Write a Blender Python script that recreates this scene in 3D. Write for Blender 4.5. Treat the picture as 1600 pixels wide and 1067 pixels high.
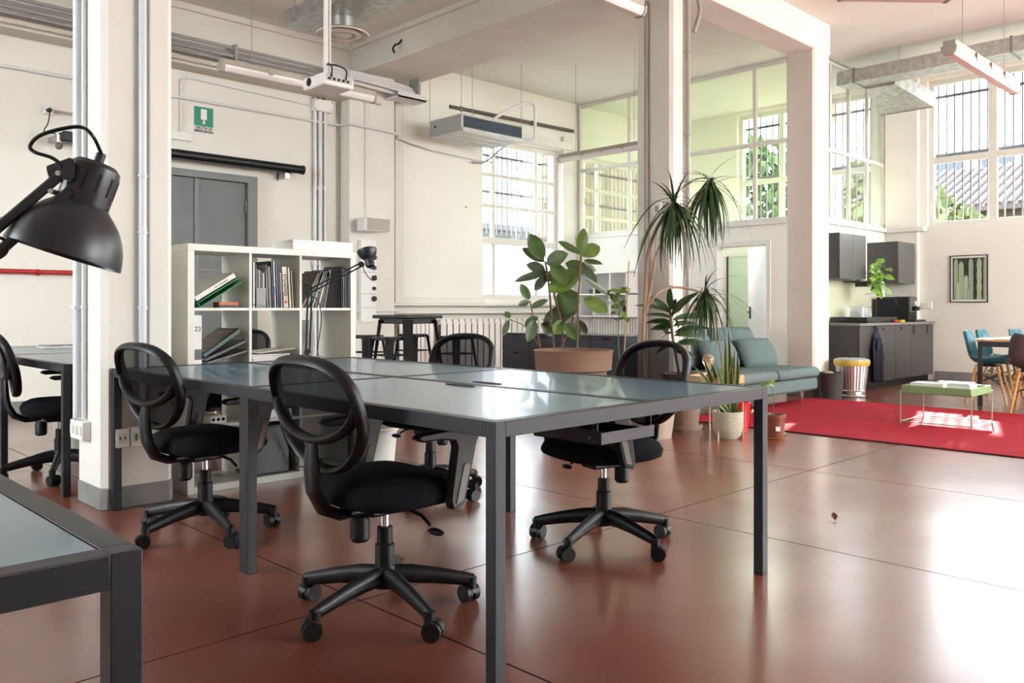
import bpy, math, random
from mathutils import Vector, Matrix, Euler
R = math.radians
random.seed(7)
for o in list(bpy.data.objects): bpy.data.objects.remove(o)
scene = bpy.context.scene
COL = scene.collection

# ------------------------------------------------------------------ camera
YAW, FPX, HOR, EYE = R(45.54), 1315.14, 482.08, 1.0516
cd = bpy.data.cameras.new('camera'); cam = bpy.data.objects.new('camera', cd); COL.objects.link(cam)
cam.location = (0, 0, EYE); cam.rotation_euler = (R(90), 0, YAW - R(90))
cd.sensor_width = 36; cd.lens = 36*FPX/1600; cd.shift_y = -(533.5-HOR)/1600; cd.clip_end = 300; cd.clip_start = .02
scene.camera = cam
CC, SS = math.cos(YAW), math.sin(YAW)
def at(px, py, d):
    r = (px-800)*d/FPX
    return Vector((d*CC+r*SS, d*SS-r*CC, EYE-(py-HOR)*d/FPX))

# ------------------------------------------------------------------ world, sun, exposure
w = bpy.data.worlds.new('sky'); scene.world = w; w.use_nodes = True
nt = w.node_tree; bg = nt.nodes['Background']
bg.inputs[0].default_value = (.90, .95, 1.0, 1); bg.inputs[1].default_value = 8.4
def light(name, kind, loc, direction, energy, color=(1,1,1), size=None, angle=None):
    l = bpy.data.lights.new(name, kind); l.energy = energy; l.color = color
    if size: l.shape = 'RECTANGLE'; l.size, l.size_y = size
    if angle is not None: l.angle = angle
    o = bpy.data.objects.new(name, l); COL.objects.link(o); o.location = loc
    o.rotation_euler = Vector(direction).to_track_quat('-Z', 'Y').to_euler()
    return o
light('sun', 'SUN', (20, 9, 10), (-4.9, -1.5, -2.62), 32, (1, .95, .86), angle=R(.6))
# area lamps added at unseen windows behind the camera to brighten the room
light('window_daylight_left', 'AREA', (-3.86, 5.4, 2.8), (1, 0, -.12), 75, (.86, .93, 1), (2.8, 2.6))
light('window_daylight_front', 'AREA', (9.1, -5.86, 2.8), (0, 1, -.12), 370, (1, .98, .95), (6.4, 2.6))
vs = scene.view_settings
vs.view_transform = 'Standard'; vs.look = 'None'; vs.gamma = 1; vs.use_curve_mapping = False; vs.exposure = 0.90

# ------------------------------------------------------------------ materials
MATS = {}
def pbr(name, col, rough=.5, metal=0, var=0.0, scale=8, bump=0, bscale=60, spec=.5, emit=None, trans=0, coat=0, sheen=0, detail=4):
    if name in MATS: return MATS[name]
    m = bpy.data.materials.new(name); m.use_nodes = True; MATS[name] = m
    n = m.node_tree; b = n.nodes['Principled BSDF']
    b.inputs['Base Color'].default_value = (*col, 1); b.inputs['Roughness'].default_value = rough
    b.inputs['Metallic'].default_value = metal; b.inputs['Specular IOR Level'].default_value = spec
    b.inputs['Coat Weight'].default_value = coat; b.inputs['Sheen Weight'].default_value = sheen
    if trans: b.inputs['Transmission Weight'].default_value = trans
    if emit: b.inputs['Emission Color'].default_value = (*emit[0], 1); b.inputs['Emission Strength'].default_value = emit[1]
    tc = n.nodes.new('ShaderNodeTexCoord')
    if var:
        t = n.nodes.new('ShaderNodeTexNoise'); t.inputs['Scale'].default_value = scale; t.inputs['Detail'].default_value = detail
        n.links.new(tc.outputs['Object'], t.inputs['Vector'])
        r = n.nodes.new('ShaderNodeValToRGB')
        r.color_ramp.elements[0].position = .3; r.color_ramp.elements[1].position = .7
        r.color_ramp.elements[0].color = (*[max(0, c*(1-var)) for c in col], 1)
        r.color_ramp.elements[1].color = (*[min(1, c*(1+var)) for c in col], 1)
        n.links.new(t.outputs['Fac'], r.inputs['Fac']); n.links.new(r.outputs['Color'], b.inputs['Base Color'])
    if bump:
        t = n.nodes.new('ShaderNodeTexNoise'); t.inputs['Scale'].default_value = bscale; t.inputs['Detail'].default_value = 3
        n.links.new(tc.outputs['Object'], t.inputs['Vector'])
        bp = n.nodes.new('ShaderNodeBump'); bp.inputs['Strength'].default_value = bump; bp.inputs['Distance'].default_value = .01
        n.links.new(t.outputs['Fac'], bp.inputs['Height']); n.links.new(bp.outputs['Normal'], b.inputs['Normal'])
    return m
def glassmat(name, tint, gloss=.08):
    m = bpy.data.materials.new(name); m.use_nodes = True; MATS[name] = m
    n = m.node_tree; n.nodes.clear()
    o = n.nodes.new('ShaderNodeOutputMaterial'); t = n.nodes.new('ShaderNodeBsdfTransparent'); g = n.nodes.new('ShaderNodeBsdfGlossy')
    mx = n.nodes.new('ShaderNodeMixShader'); lw = n.nodes.new('ShaderNodeLayerWeight'); mm = n.nodes.new('ShaderNodeMath')
    t.inputs[0].default_value = (*tint, 1); g.inputs['Roughness'].default_value = .02
    lw.inputs[0].default_value = .25; mm.operation = 'MULTIPLY'; mm.inputs[1].default_value = gloss*4
    n.links.new(lw.outputs['Fresnel'], mm.inputs[0]); n.links.new(mm.outputs[0], mx.inputs[0])
    n.links.new(t.outputs[0], mx.inputs[1]); n.links.new(g.outputs[0], mx.inputs[2]); n.links.new(mx.outputs[0], o.inputs[0])
    return m
def frosted(name):
    m = bpy.data.materials.new(name); m.use_nodes = True; MATS[name] = m
    n = m.node_tree; n.nodes.clear(); o = n.nodes.new('ShaderNodeOutputMaterial'); t = n.nodes.new('ShaderNodeBsdfTranslucent'); g = n.nodes.new('ShaderNodeBsdfDiffuse')
    mx = n.nodes.new('ShaderNodeMixShader'); mx.inputs[0].default_value = .3; t.inputs[0].default_value = (.80, .85, .90, 1); g.inputs[0].default_value = (.8, .82, .84, 1)
    n.links.new(t.outputs[0], mx.inputs[1]); n.links.new(g.outputs[0], mx.inputs[2]); n.links.new(mx.outputs[0], o.inputs[0])
    return m
def meshfabric(name, col, alpha, scale):
    # fine woven net: part thread, part open
    m = bpy.data.materials.new(name); m.use_nodes = True; MATS[name] = m
    n = m.node_tree; n.nodes.clear()
    o = n.nodes.new('ShaderNodeOutputMaterial'); t = n.nodes.new('ShaderNodeBsdfTransparent'); d = n.nodes.new('ShaderNodeBsdfDiffuse')
    d.inputs[0].default_value = (*col, 1)
    mx = n.nodes.new('ShaderNodeMixShader'); mx.inputs[0].default_value = alpha
    n.links.new(t.outputs[0], mx.inputs[1]); n.links.new(d.outputs[0], mx.inputs[2])
    n.links.new(mx.outputs[0], o.inputs[0])
    return m
WALL = pbr('wall_plaster', (.785, .77, .70), .85, var=.03, scale=1.3, bump=.15, bscale=14)
COLM = pbr('column_plaster', (.765, .745, .68), .8, var=.04, scale=2.2, bump=.2, bscale=9)
CEIL = pbr('ceiling_paint', (.785, .775, .715), .9, var=.02, scale=1)
SKIRT = pbr('skirting_grey_paint', (.22, .215, .21), .75, var=.18, scale=6, bump=.2, bscale=25)
WHITE = pbr('white_paint', (.82, .81, .78), .45, var=.02, scale=3)
PVC = pbr('pvc_conduit', (.72, .73, .72), .4)
FRAMEW = pbr('window_frame_white', (.70, .685, .63), .45, var=.03)
BLACK = pbr('black_plastic', (.0065, .0065, .008), .42, spec=.35)
BLACKF = pbr('black_fabric', (.0045, .0045, .007), .95, spec=.2, bump=.3, bscale=350)
ANTH = pbr('anthracite_steel', (.011, .013, .019), .42, var=.08, scale=20, spec=.45)
CHROME = pbr('chrome', (.75, .75, .76), .18, metal=1)
STEEL = pbr('brushed_steel', (.55, .55, .55), .35, metal=1, var=.1, scale=30)
GALV = pbr('galvanised_sheet', (.46, .47, .45), .42, metal=.85, var=.22, scale=14)
PANE = glassmat('window_glass', (.97, .985, .98))
FROST = frosted('frosted_window_glass')
GREENGLASS = glassmat('green_tinted_glass', (.955, .98, .885), .1)
DARKGREY = pbr('dark_grey_laminate', (.058, .056, .056), .5, var=.05)
WOOD = pbr('pale_wood', (.55, .34, .16), .5, var=.2, scale=9)

# ------------------------------------------------------------------ mesh building
class M:
    def __init__(s): s.v = []; s.f = []
    def add(s, vs_, fs):
        k = len(s.v); s.v += [tuple(p) for p in vs_]; s.f += [tuple(i+k for i in f) for f in fs]; return s
    def box(s, x0, x1, y0, y1, z0, z1):
        return s.add([(x0,y0,z0),(x1,y0,z0),(x1,y1,z0),(x0,y1,z0),(x0,y0,z1),(x1,y0,z1),(x1,y1,z1),(x0,y1,z1)],
                     [(0,3,2,1),(4,5,6,7),(0,1,5,4),(1,2,6,5),(2,3,7,6),(3,0,4,7)])
    def hexa(s, lo, hi):          # 4 points below, 4 above
        return s.add(list(lo)+list(hi), [(3,2,1,0),(4,5,6,7),(0,1,5,4),(1,2,6,5),(2,3,7,6),(3,0,4,7)])
    def tube(s, pts, r, n=8, closed=False, flat=None):
        pts = [Vector(p) for p in pts]; N = len(pts)
        rr = r if isinstance(r, (list, tuple)) else [r]*N
        vs_ = []; up = None
        for i in range(N):
            a = pts[i-1] if (i or closed) else pts[0]; b = pts[(i+1) % N] if (i < N-1 or closed) else pts[-1]
            t = (b-a).normalized()
            if up is None:
                up = Vector((0,0,1)) if abs(t.z) < .9 else Vector((1,0,0))
            u = t.cross(up)
            if u.length < 1e-4: u = t.orthogonal()
            u.normalize(); q = u.cross(t).normalized(); up = q
            fl = flat if flat else (1, 1)
            for k in range(n):
                an = 2*math.pi*k/n
                vs_.append(pts[i]+u*(rr[i]*fl[0]*math.cos(an))+q*(rr[i]*fl[1]*math.sin(an)))
        fs = []
        for i in range(N if closed else N-1):
            j = (i+1) % N
            for k in range(n):
                l = (k+1) % n; fs.append((i*n+k, i*n+l, j*n+l, j*n+k))
        if not closed: fs += [tuple(range(n-1,-1,-1)), tuple((N-1)*n+k for k in range(n))]
        return s.add(vs_, fs)
    def cyl(s, p0, p1, r, r1=None, n=12): return s.tube([p0, p1], [r, r if r1 is None else r1], n)
    def lathe(s, prof, n=24, c=(0,0,0), sx=1, sy=1):
        vs_ = []; N = len(prof)
        for r, z in prof:
            for k in range(n):
                a = 2*math.pi*k/n; vs_.append((c[0]+r*sx*math.cos(a), c[1]+r*sy*math.sin(a), c[2]+z))
        fs = [(i*n+k, i*n+(k+1)%n, (i+1)*n+(k+1)%n, (i+1)*n+k) for i in range(N-1) for k in range(n)]
        if prof[0][0] > 1e-5: fs.append(tuple(range(n-1,-1,-1)))
        if prof[-1][0] > 1e-5: fs.append(tuple((N-1)*n+k for k in range(n)))
        return s.add(vs_, fs)
    def prism(s, poly, lo, hi, ax='y'):
        n = len(poly)
        f = {'y': lambda p, t: (p[0], t, p[1]), 'x': lambda p, t: (t, p[0], p[1]), 'z': lambda p, t: (p[0], p[1], t)}[ax]
        vs_ = [f(p, lo) for p in poly]+[f(p, hi) for p in poly]
        fs = [tuple(range(n)), tuple(range(2*n-1, n-1, -1))]+[(i, (i+1)%n, n+(i+1)%n, n+i) for i in range(n)]
        return s.add(vs_, fs)
    def grid(s, fn, nu, nv):
        vs_ = [fn(i/nu, j/nv) for i in range(nu+1) for j in range(nv+1)]
        return s.add(vs_, [(i*(nv+1)+j, (i+1)*(nv+1)+j, (i+1)*(nv+1)+j+1, i*(nv+1)+j+1) for i in range(nu) for j in range(nv)])
    def ball(s, c, r, n=12, m=8):
        r = r if isinstance(r, (list, tuple)) else (r, r, r)
        vs_ = [(c[0]+r[0]*math.sin(math.pi*j/m)*math.cos(2*math.pi*i/n), c[1]+r[1]*math.sin(math.pi*j/m)*math.sin(2*math.pi*i/n), c[2]-r[2]*math.cos(math.pi*j/m)) for j in range(m+1) for i in range(n)]
        return s.add(vs_, [(j*n+i, j*n+(i+1)%n, (j+1)*n+(i+1)%n, (j+1)*n+i) for j in range(m) for i in range(n)])
    def xf(s, mat):
        s.v = [tuple(mat @ Vector(p)) for p in s.v]; return s
    def mesh(s, name, sharp=35):
        me = bpy.data.meshes.new(name); me.from_pydata(s.v, [], s.f)
        import bmesh
        b = bmesh.new(); b.from_mesh(me); bmesh.ops.remove_doubles(b, verts=b.verts, dist=1e-5)
        bmesh.ops.recalc_face_normals(b, faces=b.faces); b.to_mesh(me); b.free()
        me.shade_smooth(); me.set_sharp_from_angle(angle=R(sharp)); return me

def ob(name, m, mat, parent=None, loc=(0,0,0), rot=(0,0,0), bevel=0, sub=0, solid=0, sharp=35, seg=2):
    me = m.mesh(name, sharp) if isinstance(m, M) else m
    if not me.materials: me.materials.append(mat)
    o = bpy.data.objects.new(name, me); COL.objects.link(o); o.location = loc; o.rotation_euler = rot
    if parent: o.parent = parent
    if solid: x = o.modifiers.new('s', 'SOLIDIFY'); x.thickness = solid; x.offset = 0
    if bevel: x = o.modifiers.new('b', 'BEVEL'); x.width = bevel; x.segments = seg; x.limit_method = 'ANGLE'; x.angle_limit = R(40)
    if sub: x = o.modifiers.new('u', 'SUBSURF'); x.levels = x.render_levels = sub
    return o
def tag(o, label, cat, group=None):
    o['label'] = label; o['category'] = cat
    if group: o['group'] = group
    return o
def thing(name, label, cat, loc=(0,0,0), rz=0, group=None):
    o = bpy.data.objects.new(name, None); o.empty_display_size = .1; COL.objects.link(o); o.location = loc; o.rotation_euler = (0,0,rz)
    return tag(o, label, cat, group)
def struct(o): o['kind'] = 'structure'; return o
def structE(name, loc=(0,0,0)):
    o = bpy.data.objects.new(name, None); o.empty_display_size = .1; COL.objects.link(o); o.location = loc; return struct(o)
def copy_tree(o, parent=None):
    c = o.copy(); COL.objects.link(c)
    if parent: c.parent = parent
    for ch in o.children: copy_tree(ch, c)
    return c
def B(*a): return M().box(*a)
def text(name, s, size, mat, parent, loc, rot, ext=.0008, align='CENTER', bold=0):
    cu = bpy.data.curves.new('t', 'FONT'); cu.body = s; cu.size = size; cu.extrude = ext; cu.align_x = align; cu.align_y = 'CENTER'; cu.offset = bold
    t = bpy.data.objects.new('t', cu); COL.objects.link(t)
    bpy.context.view_layer.update()
    me = bpy.data.meshes.new_from_object(t.evaluated_get(bpy.context.evaluated_depsgraph_get()))
    bpy.data.objects.remove(t); me.materials.clear()
    return ob(name, me, mat, parent, loc, rot)

# ------------------------------------------------------------------ room shell
X0, X1, Y0, Y1, ZC = -4.0, 13.2, -6.0, 9.4, 4.5
XP, YK = 10.74, 5.2
def wallmesh(axis, c0, c1, u0, u1, z0, z1, holes):
    us = sorted({u0, u1, *[h[0] for h in holes], *[h[1] for h in holes]}); zs = sorted({z0, z1, *[h[2] for h in holes], *[h[3] for h in holes]})
    m = M()
    for a, b in zip(us, us[1:]):
        run = None
        for p, q in list(zip(zs, zs[1:]))+[(None, None)]:
            solid = p is not None and not any(h[0] <= (a+b)/2 <= h[1] and h[2] <= (p+q)/2 <= h[3] for h in holes)
            if solid: run = (run[0], q) if run else (p, q)
            elif run:
                if axis == 'x': m.box(c0, c1, a, b, *run)
                else: m.box(a, b, c0, c1, *run)
                run = None
    return m
SILL, WTOP = 2.27, 4.44
# floor: base screed with slabs, joints left open between them
FLOOR = bpy.data.materials.new('red_sealed_concrete'); FLOOR.use_nodes = True
def floor_nodes():
    n = FLOOR.node_tree; b = n.nodes['Principled BSDF']; tc = n.nodes.new('ShaderNodeTexCoord'); g = n.nodes.new('ShaderNodeNewGeometry')
    def noise(scale, detail=6, rough=.6):
        t = n.nodes.new('ShaderNodeTexNoise'); t.inputs['Scale'].default_value = scale; t.inputs['Detail'].default_value = detail; t.inputs['Roughness'].default_value = rough
        n.links.new(g.outputs['Position'], t.inputs['Vector']); return t
    a = noise(.8, 3, .5); r = n.nodes.new('ShaderNodeValToRGB'); e = r.color_ramp.elements
    e[0].position = .32; e[0].color = (.165, .038, .021, 1); e[1].position = .7; e[1].color = (.28, .076, .042, 1)
    n.links.new(a.outputs['Fac'], r.inputs['Fac'])
    c = noise(2.6, 3, .5); r2 = n.nodes.new('ShaderNodeValToRGB'); e = r2.color_ramp.elements
    e[0].position = .45; e[0].color = (0,0,0,1); e[1].position = .80; e[1].color = (1,1,1,1)
    n.links.new(c.outputs['Fac'], r2.inputs['Fac'])
    mx = n.nodes.new('ShaderNodeMix'); mx.data_type = 'RGBA'; mx.inputs['B'].default_value = (.20, .085, .055, 1)
    mm = n.nodes.new('ShaderNodeMath'); mm.operation = 'MULTIPLY'; mm.inputs[1].default_value = .6
    n.links.new(r2.outputs['Color'], mm.inputs[0]); n.links.new(mm.outputs[0], mx.inputs['Factor'])
    n.links.new(r.outputs['Color'], mx.inputs['A']); n.links.new(mx.outputs['Result'], b.inputs['Base Color'])
    s = noise(1.8, 3, .5); mr = n.nodes.new('ShaderNodeMapRange'); mr.inputs[1].default_value = .3; mr.inputs[2].default_value = .75
    mr.inputs[3].default_value = .29; mr.inputs[4].default_value = .44
    n.links.new(s.outputs['Fac'], mr.inputs[0]); n.links.new(mr.outputs[0], b.inputs['Roughness'])
    b.inputs['Specular IOR Level'].default_value = .6; b.inputs['Coat Weight'].default_value = .9; b.inputs['Coat Roughness'].default_value = .20
floor_nodes()
floor = struct(ob('floor', B(X0-.2, X1+.2, Y0-.2, Y1+.2, -.2, -.0015), pbr('floor_joint_filler', (.012, .010, .010), .9, spec=.1)))
jx = [X0-.2, -1.85, -.06, 1.735, 3.55, 5.2, 6.95, 8.7, 10.45, X1+.2]; jy = [Y0-.2, -1.0, 2.548, 6.1, Y1+.2]
for a, b_ in zip(jx, jx[1:]):
    for p, q in zip(jy, jy[1:]):
        ob('slab', B(a+.004, b_-.004, p+.004, q-.004, -.0012, 0), FLOOR, floor)
struct(ob('ceiling', B(X0-.2, X1+.2, Y0-.2, Y1+.2, ZC, ZC+.2), CEIL))
WA = (8.60, 10.36, 1.20, 3.66); WB = (10.95, 12.95, 1.20, 3.66)          # back windows
struct(ob('wall_back', wallmesh('y', Y1, Y1+.3, X0-.2, X1+.2, 0, ZC, [WA, WB]), WALL))
FW = [(2.72, 4.62, SILL, WTOP), (5.42, 7.80, SILL, WTOP), (.45, 2.35, SILL, WTOP), (-1.8, .1, 1.2, WTOP), (-4.05, -2.15, 1.2, WTOP)]
struct(ob('wall_far', wallmesh('x', X1, X1+.3, Y0-.2, Y1, 0, ZC, FW), WALL))
LW = [(3.9, 6.9, 1.4, 4.2)]
struct(ob('wall_left', wallmesh('x', X0-.3, X0, Y0-.2, Y1, 0, ZC, LW), WALL))
NW = [(5.8, 8.8, 1.4, 4.2), (9.4, 12.4, 1.4, 4.2)]
struct(ob('wall_front', wallmesh('y', Y0-.3, Y0, X0-.2, X1+.2, 0, ZC, NW), WALL))
PD = (5.87, 6.67, 0, 1.95)                                                # door opening in the partition
struct(ob('wall_partition', wallmesh('x', XP, XP+.14, YK, Y1, 0, SILL-.02, [PD]), WALL))
struct(ob('wall_kitchen', B(XP+.14, X1, YK, YK+.12, 0, SILL-.02), WALL))
# skirting
for nm, m in (('baseboard_far', B(X1-.015, X1, Y0, 4.5, 0, .13)), ('baseboard_back', B(X0, 6.06, Y1-.015, Y1, 0, .13)),
              ('baseboard_partition', M().box(XP-.015, XP, YK, 5.80, 0, .13).box(XP-.015, XP, 6.74, Y1, 0, .13))):
    struct(ob(nm, m, SKIRT))
# columns and beams
def column(x0, x1, y0, y1, ch=.03):
    c = structE('column', ((x0+x1)/2, (y0+y1)/2, 0)); hx, hy = (x1-x0)/2, (y1-y0)/2
    def oct_(e, k): return [(-hx-e+k,-hy-e),(hx+e-k,-hy-e),(hx+e,-hy-e+k),(hx+e,hy+e-k),(hx+e-k,hy+e),(-hx-e+k,hy+e),(-hx-e,hy+e-k),(-hx-e,-hy-e+k)]
    ob('shaft', M().prism(oct_(0, ch), .115, 4.14, 'z'), COLM, c)
    ob('plinth', M().prism(oct_(.006, ch), 0, .115, 'z'), SKIRT, c, bevel=.006)
    return c
c1 = column(1.54, 1.91, 4.60, 4.99); c2 = column(6.62, 6.95, 4.60, 5.02); c3 = column(9.53, 9.93, 4.60, 4.97)
struct(ob('beam', B(6.25, 7.15, Y0, Y1, 4.13, ZC), COLM, bevel=.012))
struct(ob('beam', B(7.15, 9.94, 4.594, 4.976, 4.13, ZC), COLM, bevel=.012))
struct(ob('beam', B(1.25, 2.15, Y0, Y1, 4.13, ZC), COLM, bevel=.012))
struct(ob('pilaster', M().box(6.08, 6.80, 9.18, Y1, 0, 4.13), COLM, bevel=.012))
struct(ob('pilaster', M().box(X1-.10, X1, 4.72, YK, 0, ZC), COLM, bevel=.008))
struct(ob('trim_1', M().box(6.09, 6.55, Y1-.22-.03, Y1-.22, 0, 0.9), WALL))  # low wall thickening under the speaker
# cornice mouldings
struct(ob('trim_2', B(X0, 6.25, Y1-.05, Y1, ZC-.07, ZC), COLM)); struct(ob('trim_3', B(6.20, 6.25, Y0, Y1, ZC-.06, ZC), COLM))

# ------------------------------------------------------------------ windows
wn = [0]
def window(axis, c, u0, u1, z0, z1, us, zs, fr=.06, dep=.07, bars=None, barz=None, glass=None, nbar=.115, mat=None, bar0=0, low=None):
    """frame + mullions + panes in an opening; c = inner plane of the glass"""
    wn[0] += 1; mat = mat or FRAMEW
    root = structE('window_%d' % wn[0], (c, (u0+u1)/2, z0) if axis == 'x' else ((u0+u1)/2, c, z0)); off = root.location
    def bx(a, b, p, q, d0=0, d1=dep):
        if axis == 'x': return B(c+d0-off.x, c+d1-off.x, a-off.y, b-off.y, p-off.z, q-off.z)
        return B(a-off.x, b-off.x, c+d0-off.y, c+d1-off.y, p-off.z, q-off.z)
    for q in ((u0, u0+fr, z0, z1), (u1-fr, u1, z0, z1)): ob('jamb', bx(*q), mat, root, bevel=.004)
    for q in ((u0+fr, u1-fr, z0, z0+fr), (u0+fr, u1-fr, z1-fr, z1)): ob('rail', bx(*q), mat, root, bevel=.004)
    for u, wd in us: ob('mullion', bx(u-wd/2, u+wd/2, z0+fr, z1-fr, .006, dep-.006), mat, root, bevel=.003)
    for z, wd in zs: ob('transom', bx(u0+fr, u1-fr, z-wd/2, z+wd/2, .002, dep-.002), mat, root, bevel=.003)
    ue = [(u0, fr*2)]+sorted(us)+[(u1, fr*2)]; ze = [(z0, fr*2)]+sorted(zs)+[(z1, fr*2)]
    for (a, wa), (b, wb) in zip(ue, ue[1:]):
        for (p, wp), (q, wq) in zip(ze, ze[1:]):
            ob('pane', bx(a+wa/2, b-wb/2, p+wp/2, q-wq/2, dep*.45, dep*.45+.006), low if (low and p == z0) else (glass or PANE), root)
    if bars:
        d = bars; k = int((u1-u0)/nbar); r = .009
        proto = None
        for i in range(k+1):
            u = u0+(i+.5)*(u1-u0)/(k+1)
            P = (d, u-off.y, 0) if axis == 'x' else (u-off.x, d, 0)
            if proto is None:
                proto = M().box(-r, r, -r, r, bar0-.03, z1-z0+.03).mesh('bar')
            ob('security_bar', proto, pbr('bar_paint', (.13, .135, .155), .6), root, P)
        for z in (barz or (z0+bar0+.08, (z0+bar0+z1)/2, z1-.2)):
            m = B(d-.012, d+.012, u0-off.y-.05, u1-off.y+.05, z-off.z-.02, z-off.z+.02) if axis == 'x' else B(u0-off.x-.05, u1-off.x+.05, d-.012, d+.012, z-off.z-.02, z-off.z+.02)
            ob('bar_rail', m, MATS['bar_paint'], root)
    return root
zs4 = [(2.10, .10), (2.64, .05), (3.12, .05)]
window('y', Y1+.10, *WA, [(8.93, .06), (9.88, .07)], zs4, .07, bars=.22, bar0=.92, low=FROST)
window('y', Y1+.10, *WB, [(11.45, .06), (12.4, .06)], zs4, .07, bars=.22, bar0=.92, low=FROST)
window('x', X1+.08, *FW[0], [(3.76, .11)], [(3.25, .09)], .07, bars=.24)
window('x', X1+.08, *FW[1], [(6.2, .08), (7.0, .08)], [(3.25, .08)], .07, bars=.24)
window('x', X1+.08, *FW[2], [(1.4, .11)], [(3.25, .09)], .07, bars=.24)
for q in FW[3:]: window('x', X1+.08, *q, [((q[0]+q[1])/2, .11)], [(3.25, .09)], .07)
for q in LW: window('x', X0-.2, *q, [((q[0]+q[1])/2, .1)], [(3.0, .09)], .08)
for q in NW: window('y', Y0-.2, *q, [((q[0]+q[1])/2, .1)], [(3.0, .09)], .08)
# glazed partition and kitchen glazing (green glass over the low walls)
window('x', XP+.03, YK+.02, Y1-.02, SILL, ZC-.02, [(6.09, .055), (7.2, .055), (8.31, .055)], [(3.37, .06)], .05, .06, glass=GREENGLASS)
window('y', YK+.02, XP+.14, X1-.02, SILL, ZC-.02, [(11.32, .05), (11.93, .05), (12.56, .05)], [(3.25, .05)], .045, .06)
struct(ob('trim_4', M().box(XP-.03, XP+.17, YK-.03, Y1, SILL-.05, SILL), FRAMEW, bevel=.004))
struct(ob('trim_5', M().box(XP+.14, X1-.1, YK-.05, YK+.15, SILL-.06, SILL), FRAMEW, bevel=.004))
struct(ob('trim_6', M().box(X1-.16, X1, 4.62, YK-.05, SILL-.07, SILL), FRAMEW, bevel=.004))
# long window ledge on the back wall and the boarded, framed bay beside the window
struct(ob('trim_7', M().box(6.80, XP, 9.18, Y1, .98, 1.03).box(6.80, XP, 9.22, Y1, 1.09, 1.13), FRAMEW, bevel=.006))
bay = structE('trim_8')
ob('wall_plug', M().cyl((8.22, Y1-.058, 2.55), (8.22, Y1-.05, 2.55), .014, n=10), SKIRT, bay)
ob('board', B(6.992, 8.56, Y1-.05, Y1, 1.211, 4.1), WALL, bay)
ob('stile', B(6.90, 6.99, Y1-.10, Y1, 1.13, 4.1), FRAMEW, bay, bevel=.006)
ob('stile', B(6.991, 7.06, Y1-.075, Y1-.051, 1.211, 4.1), FRAMEW, bay)
ob('bottom_rail', B(6.99, 8.58, Y1-.075, Y1-.0, 1.13, 1.21), FRAMEW, bay, bevel=.006)
struct(ob('trim_9', M().box(10.36, 10.62, Y1-.06, Y1, 1.13, 3.9).box(8.5, 10.66, Y1-.10, Y1, 3.68, 3.80), FRAMEW, bevel=.006))

# outside ground and eaves
struct(ob('ground', B(-60, 90, -60, 90, -.6, -.25), pbr('pale_paving', (.15, .145, .13), .9, var=.15, scale=.5)))

# ------------------------------------------------------------------ desks
TOPM = pbr('blue_grey_desktop', (.085, .175, .24), .30, var=.05, scale=5, spec=.6, coat=.35)
FX0, FY0, TL, TW, TH = 1.582, 1.677, 2.92, 1.489, .74
def desk(label, x0, y0, W, L, nx, ny, legs, group=None):
    """steel frame bench: perimeter + divider bars, inset tops, square legs"""
    t = thing('bench_desk', label, 'desk', (x0, y0, 0), 0, group); b = .04; zt, zb = TH, TH-.045
    s = .022
    for q in ((0, b, b, L-b), (W-b, W, b, L-b), (b, W-b, 0, b), (b, W-b, L-b, L)): ob('frame_rail', B(*q, zb, zt), ANTH, t, bevel=.0015)
    xs = [b]+[W*i/nx for i in range(1, nx)]+[W-b]; ys = [b]+[L*i/ny for i in range(1, ny)]+[L-b]
    for x in xs[1:-1]: ob('divider_bar', B(x-s, x+s, b, L-b, zb, zt), ANTH, t, bevel=.002)
    for y in ys[1:-1]: ob('divider_bar', B(b, W-b, y-s, y+s, zb, zt-.0006), ANTH, t, bevel=.002)
    for i in range(nx):
        for j in range(ny):
            ax = xs[i]+(s if i else 0)+.002; bx_ = xs[i+1]-(s if i < nx-1 else 0)-.002
            ay = ys[j]+(s if j else 0)+.002; by = ys[j+1]-(s if j < ny-1 else 0)-.002
            ob('desktop', B(ax, bx_, ay, by, zb+.005, zt-.002), TOPM, t, bevel=.001)
    for (lx, ly, wx, wy) in legs: ob('leg', B(lx, lx+wx, ly, ly+wy, 0, zt if wx == wy else zb), ANTH, t, bevel=.0015)
    return t
l = .040
legs6 = [(0,0,l,l),(TW-l,0,l,l),(0,TL-l,l,l),(TW-l,TL-l,l,l),(0,TL/2-.036,l,.072),(TW-l,TL/2-.036,l,.072)]
big = desk('large blue-grey four-place desk with dark steel legs in the middle of the room', FX0, FY0, TW, TL, 2, 2, legs6)
# cable slots by the middle seam
for dx in (-.075, .075):
    ob('cable_slot', M().prism([(TW/2+dx+.018*math.cos(a), .92+.09*math.sin(a)) for a in [k*math.pi/8 for k in range(16)]], TH-.003, TH+.0012, 'z'), pbr('slot_black', (.006,.006,.007), .8), big)
desk('blue-grey desk corner with a black lamp clamped to it, cropped by the left edge', .424-1.2, 1.117, 1.2, 2.3, 1, 1, [(1.2-l,0,l,l),(0,0,l,l),(1.2-l,2.3-l,l,l),(0,2.3-l,l,l)])
desk('far desk in front of the white wall, partly behind the first column', 1.50, 5.10, 1.2, 2.7, 1, 2, [(0,0,l,l),(1.2-l,0,l,l),(0,2.7-l,l,l),(1.2-l,2.7-l,l,l),(0,1.29,l,.06)])
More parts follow.
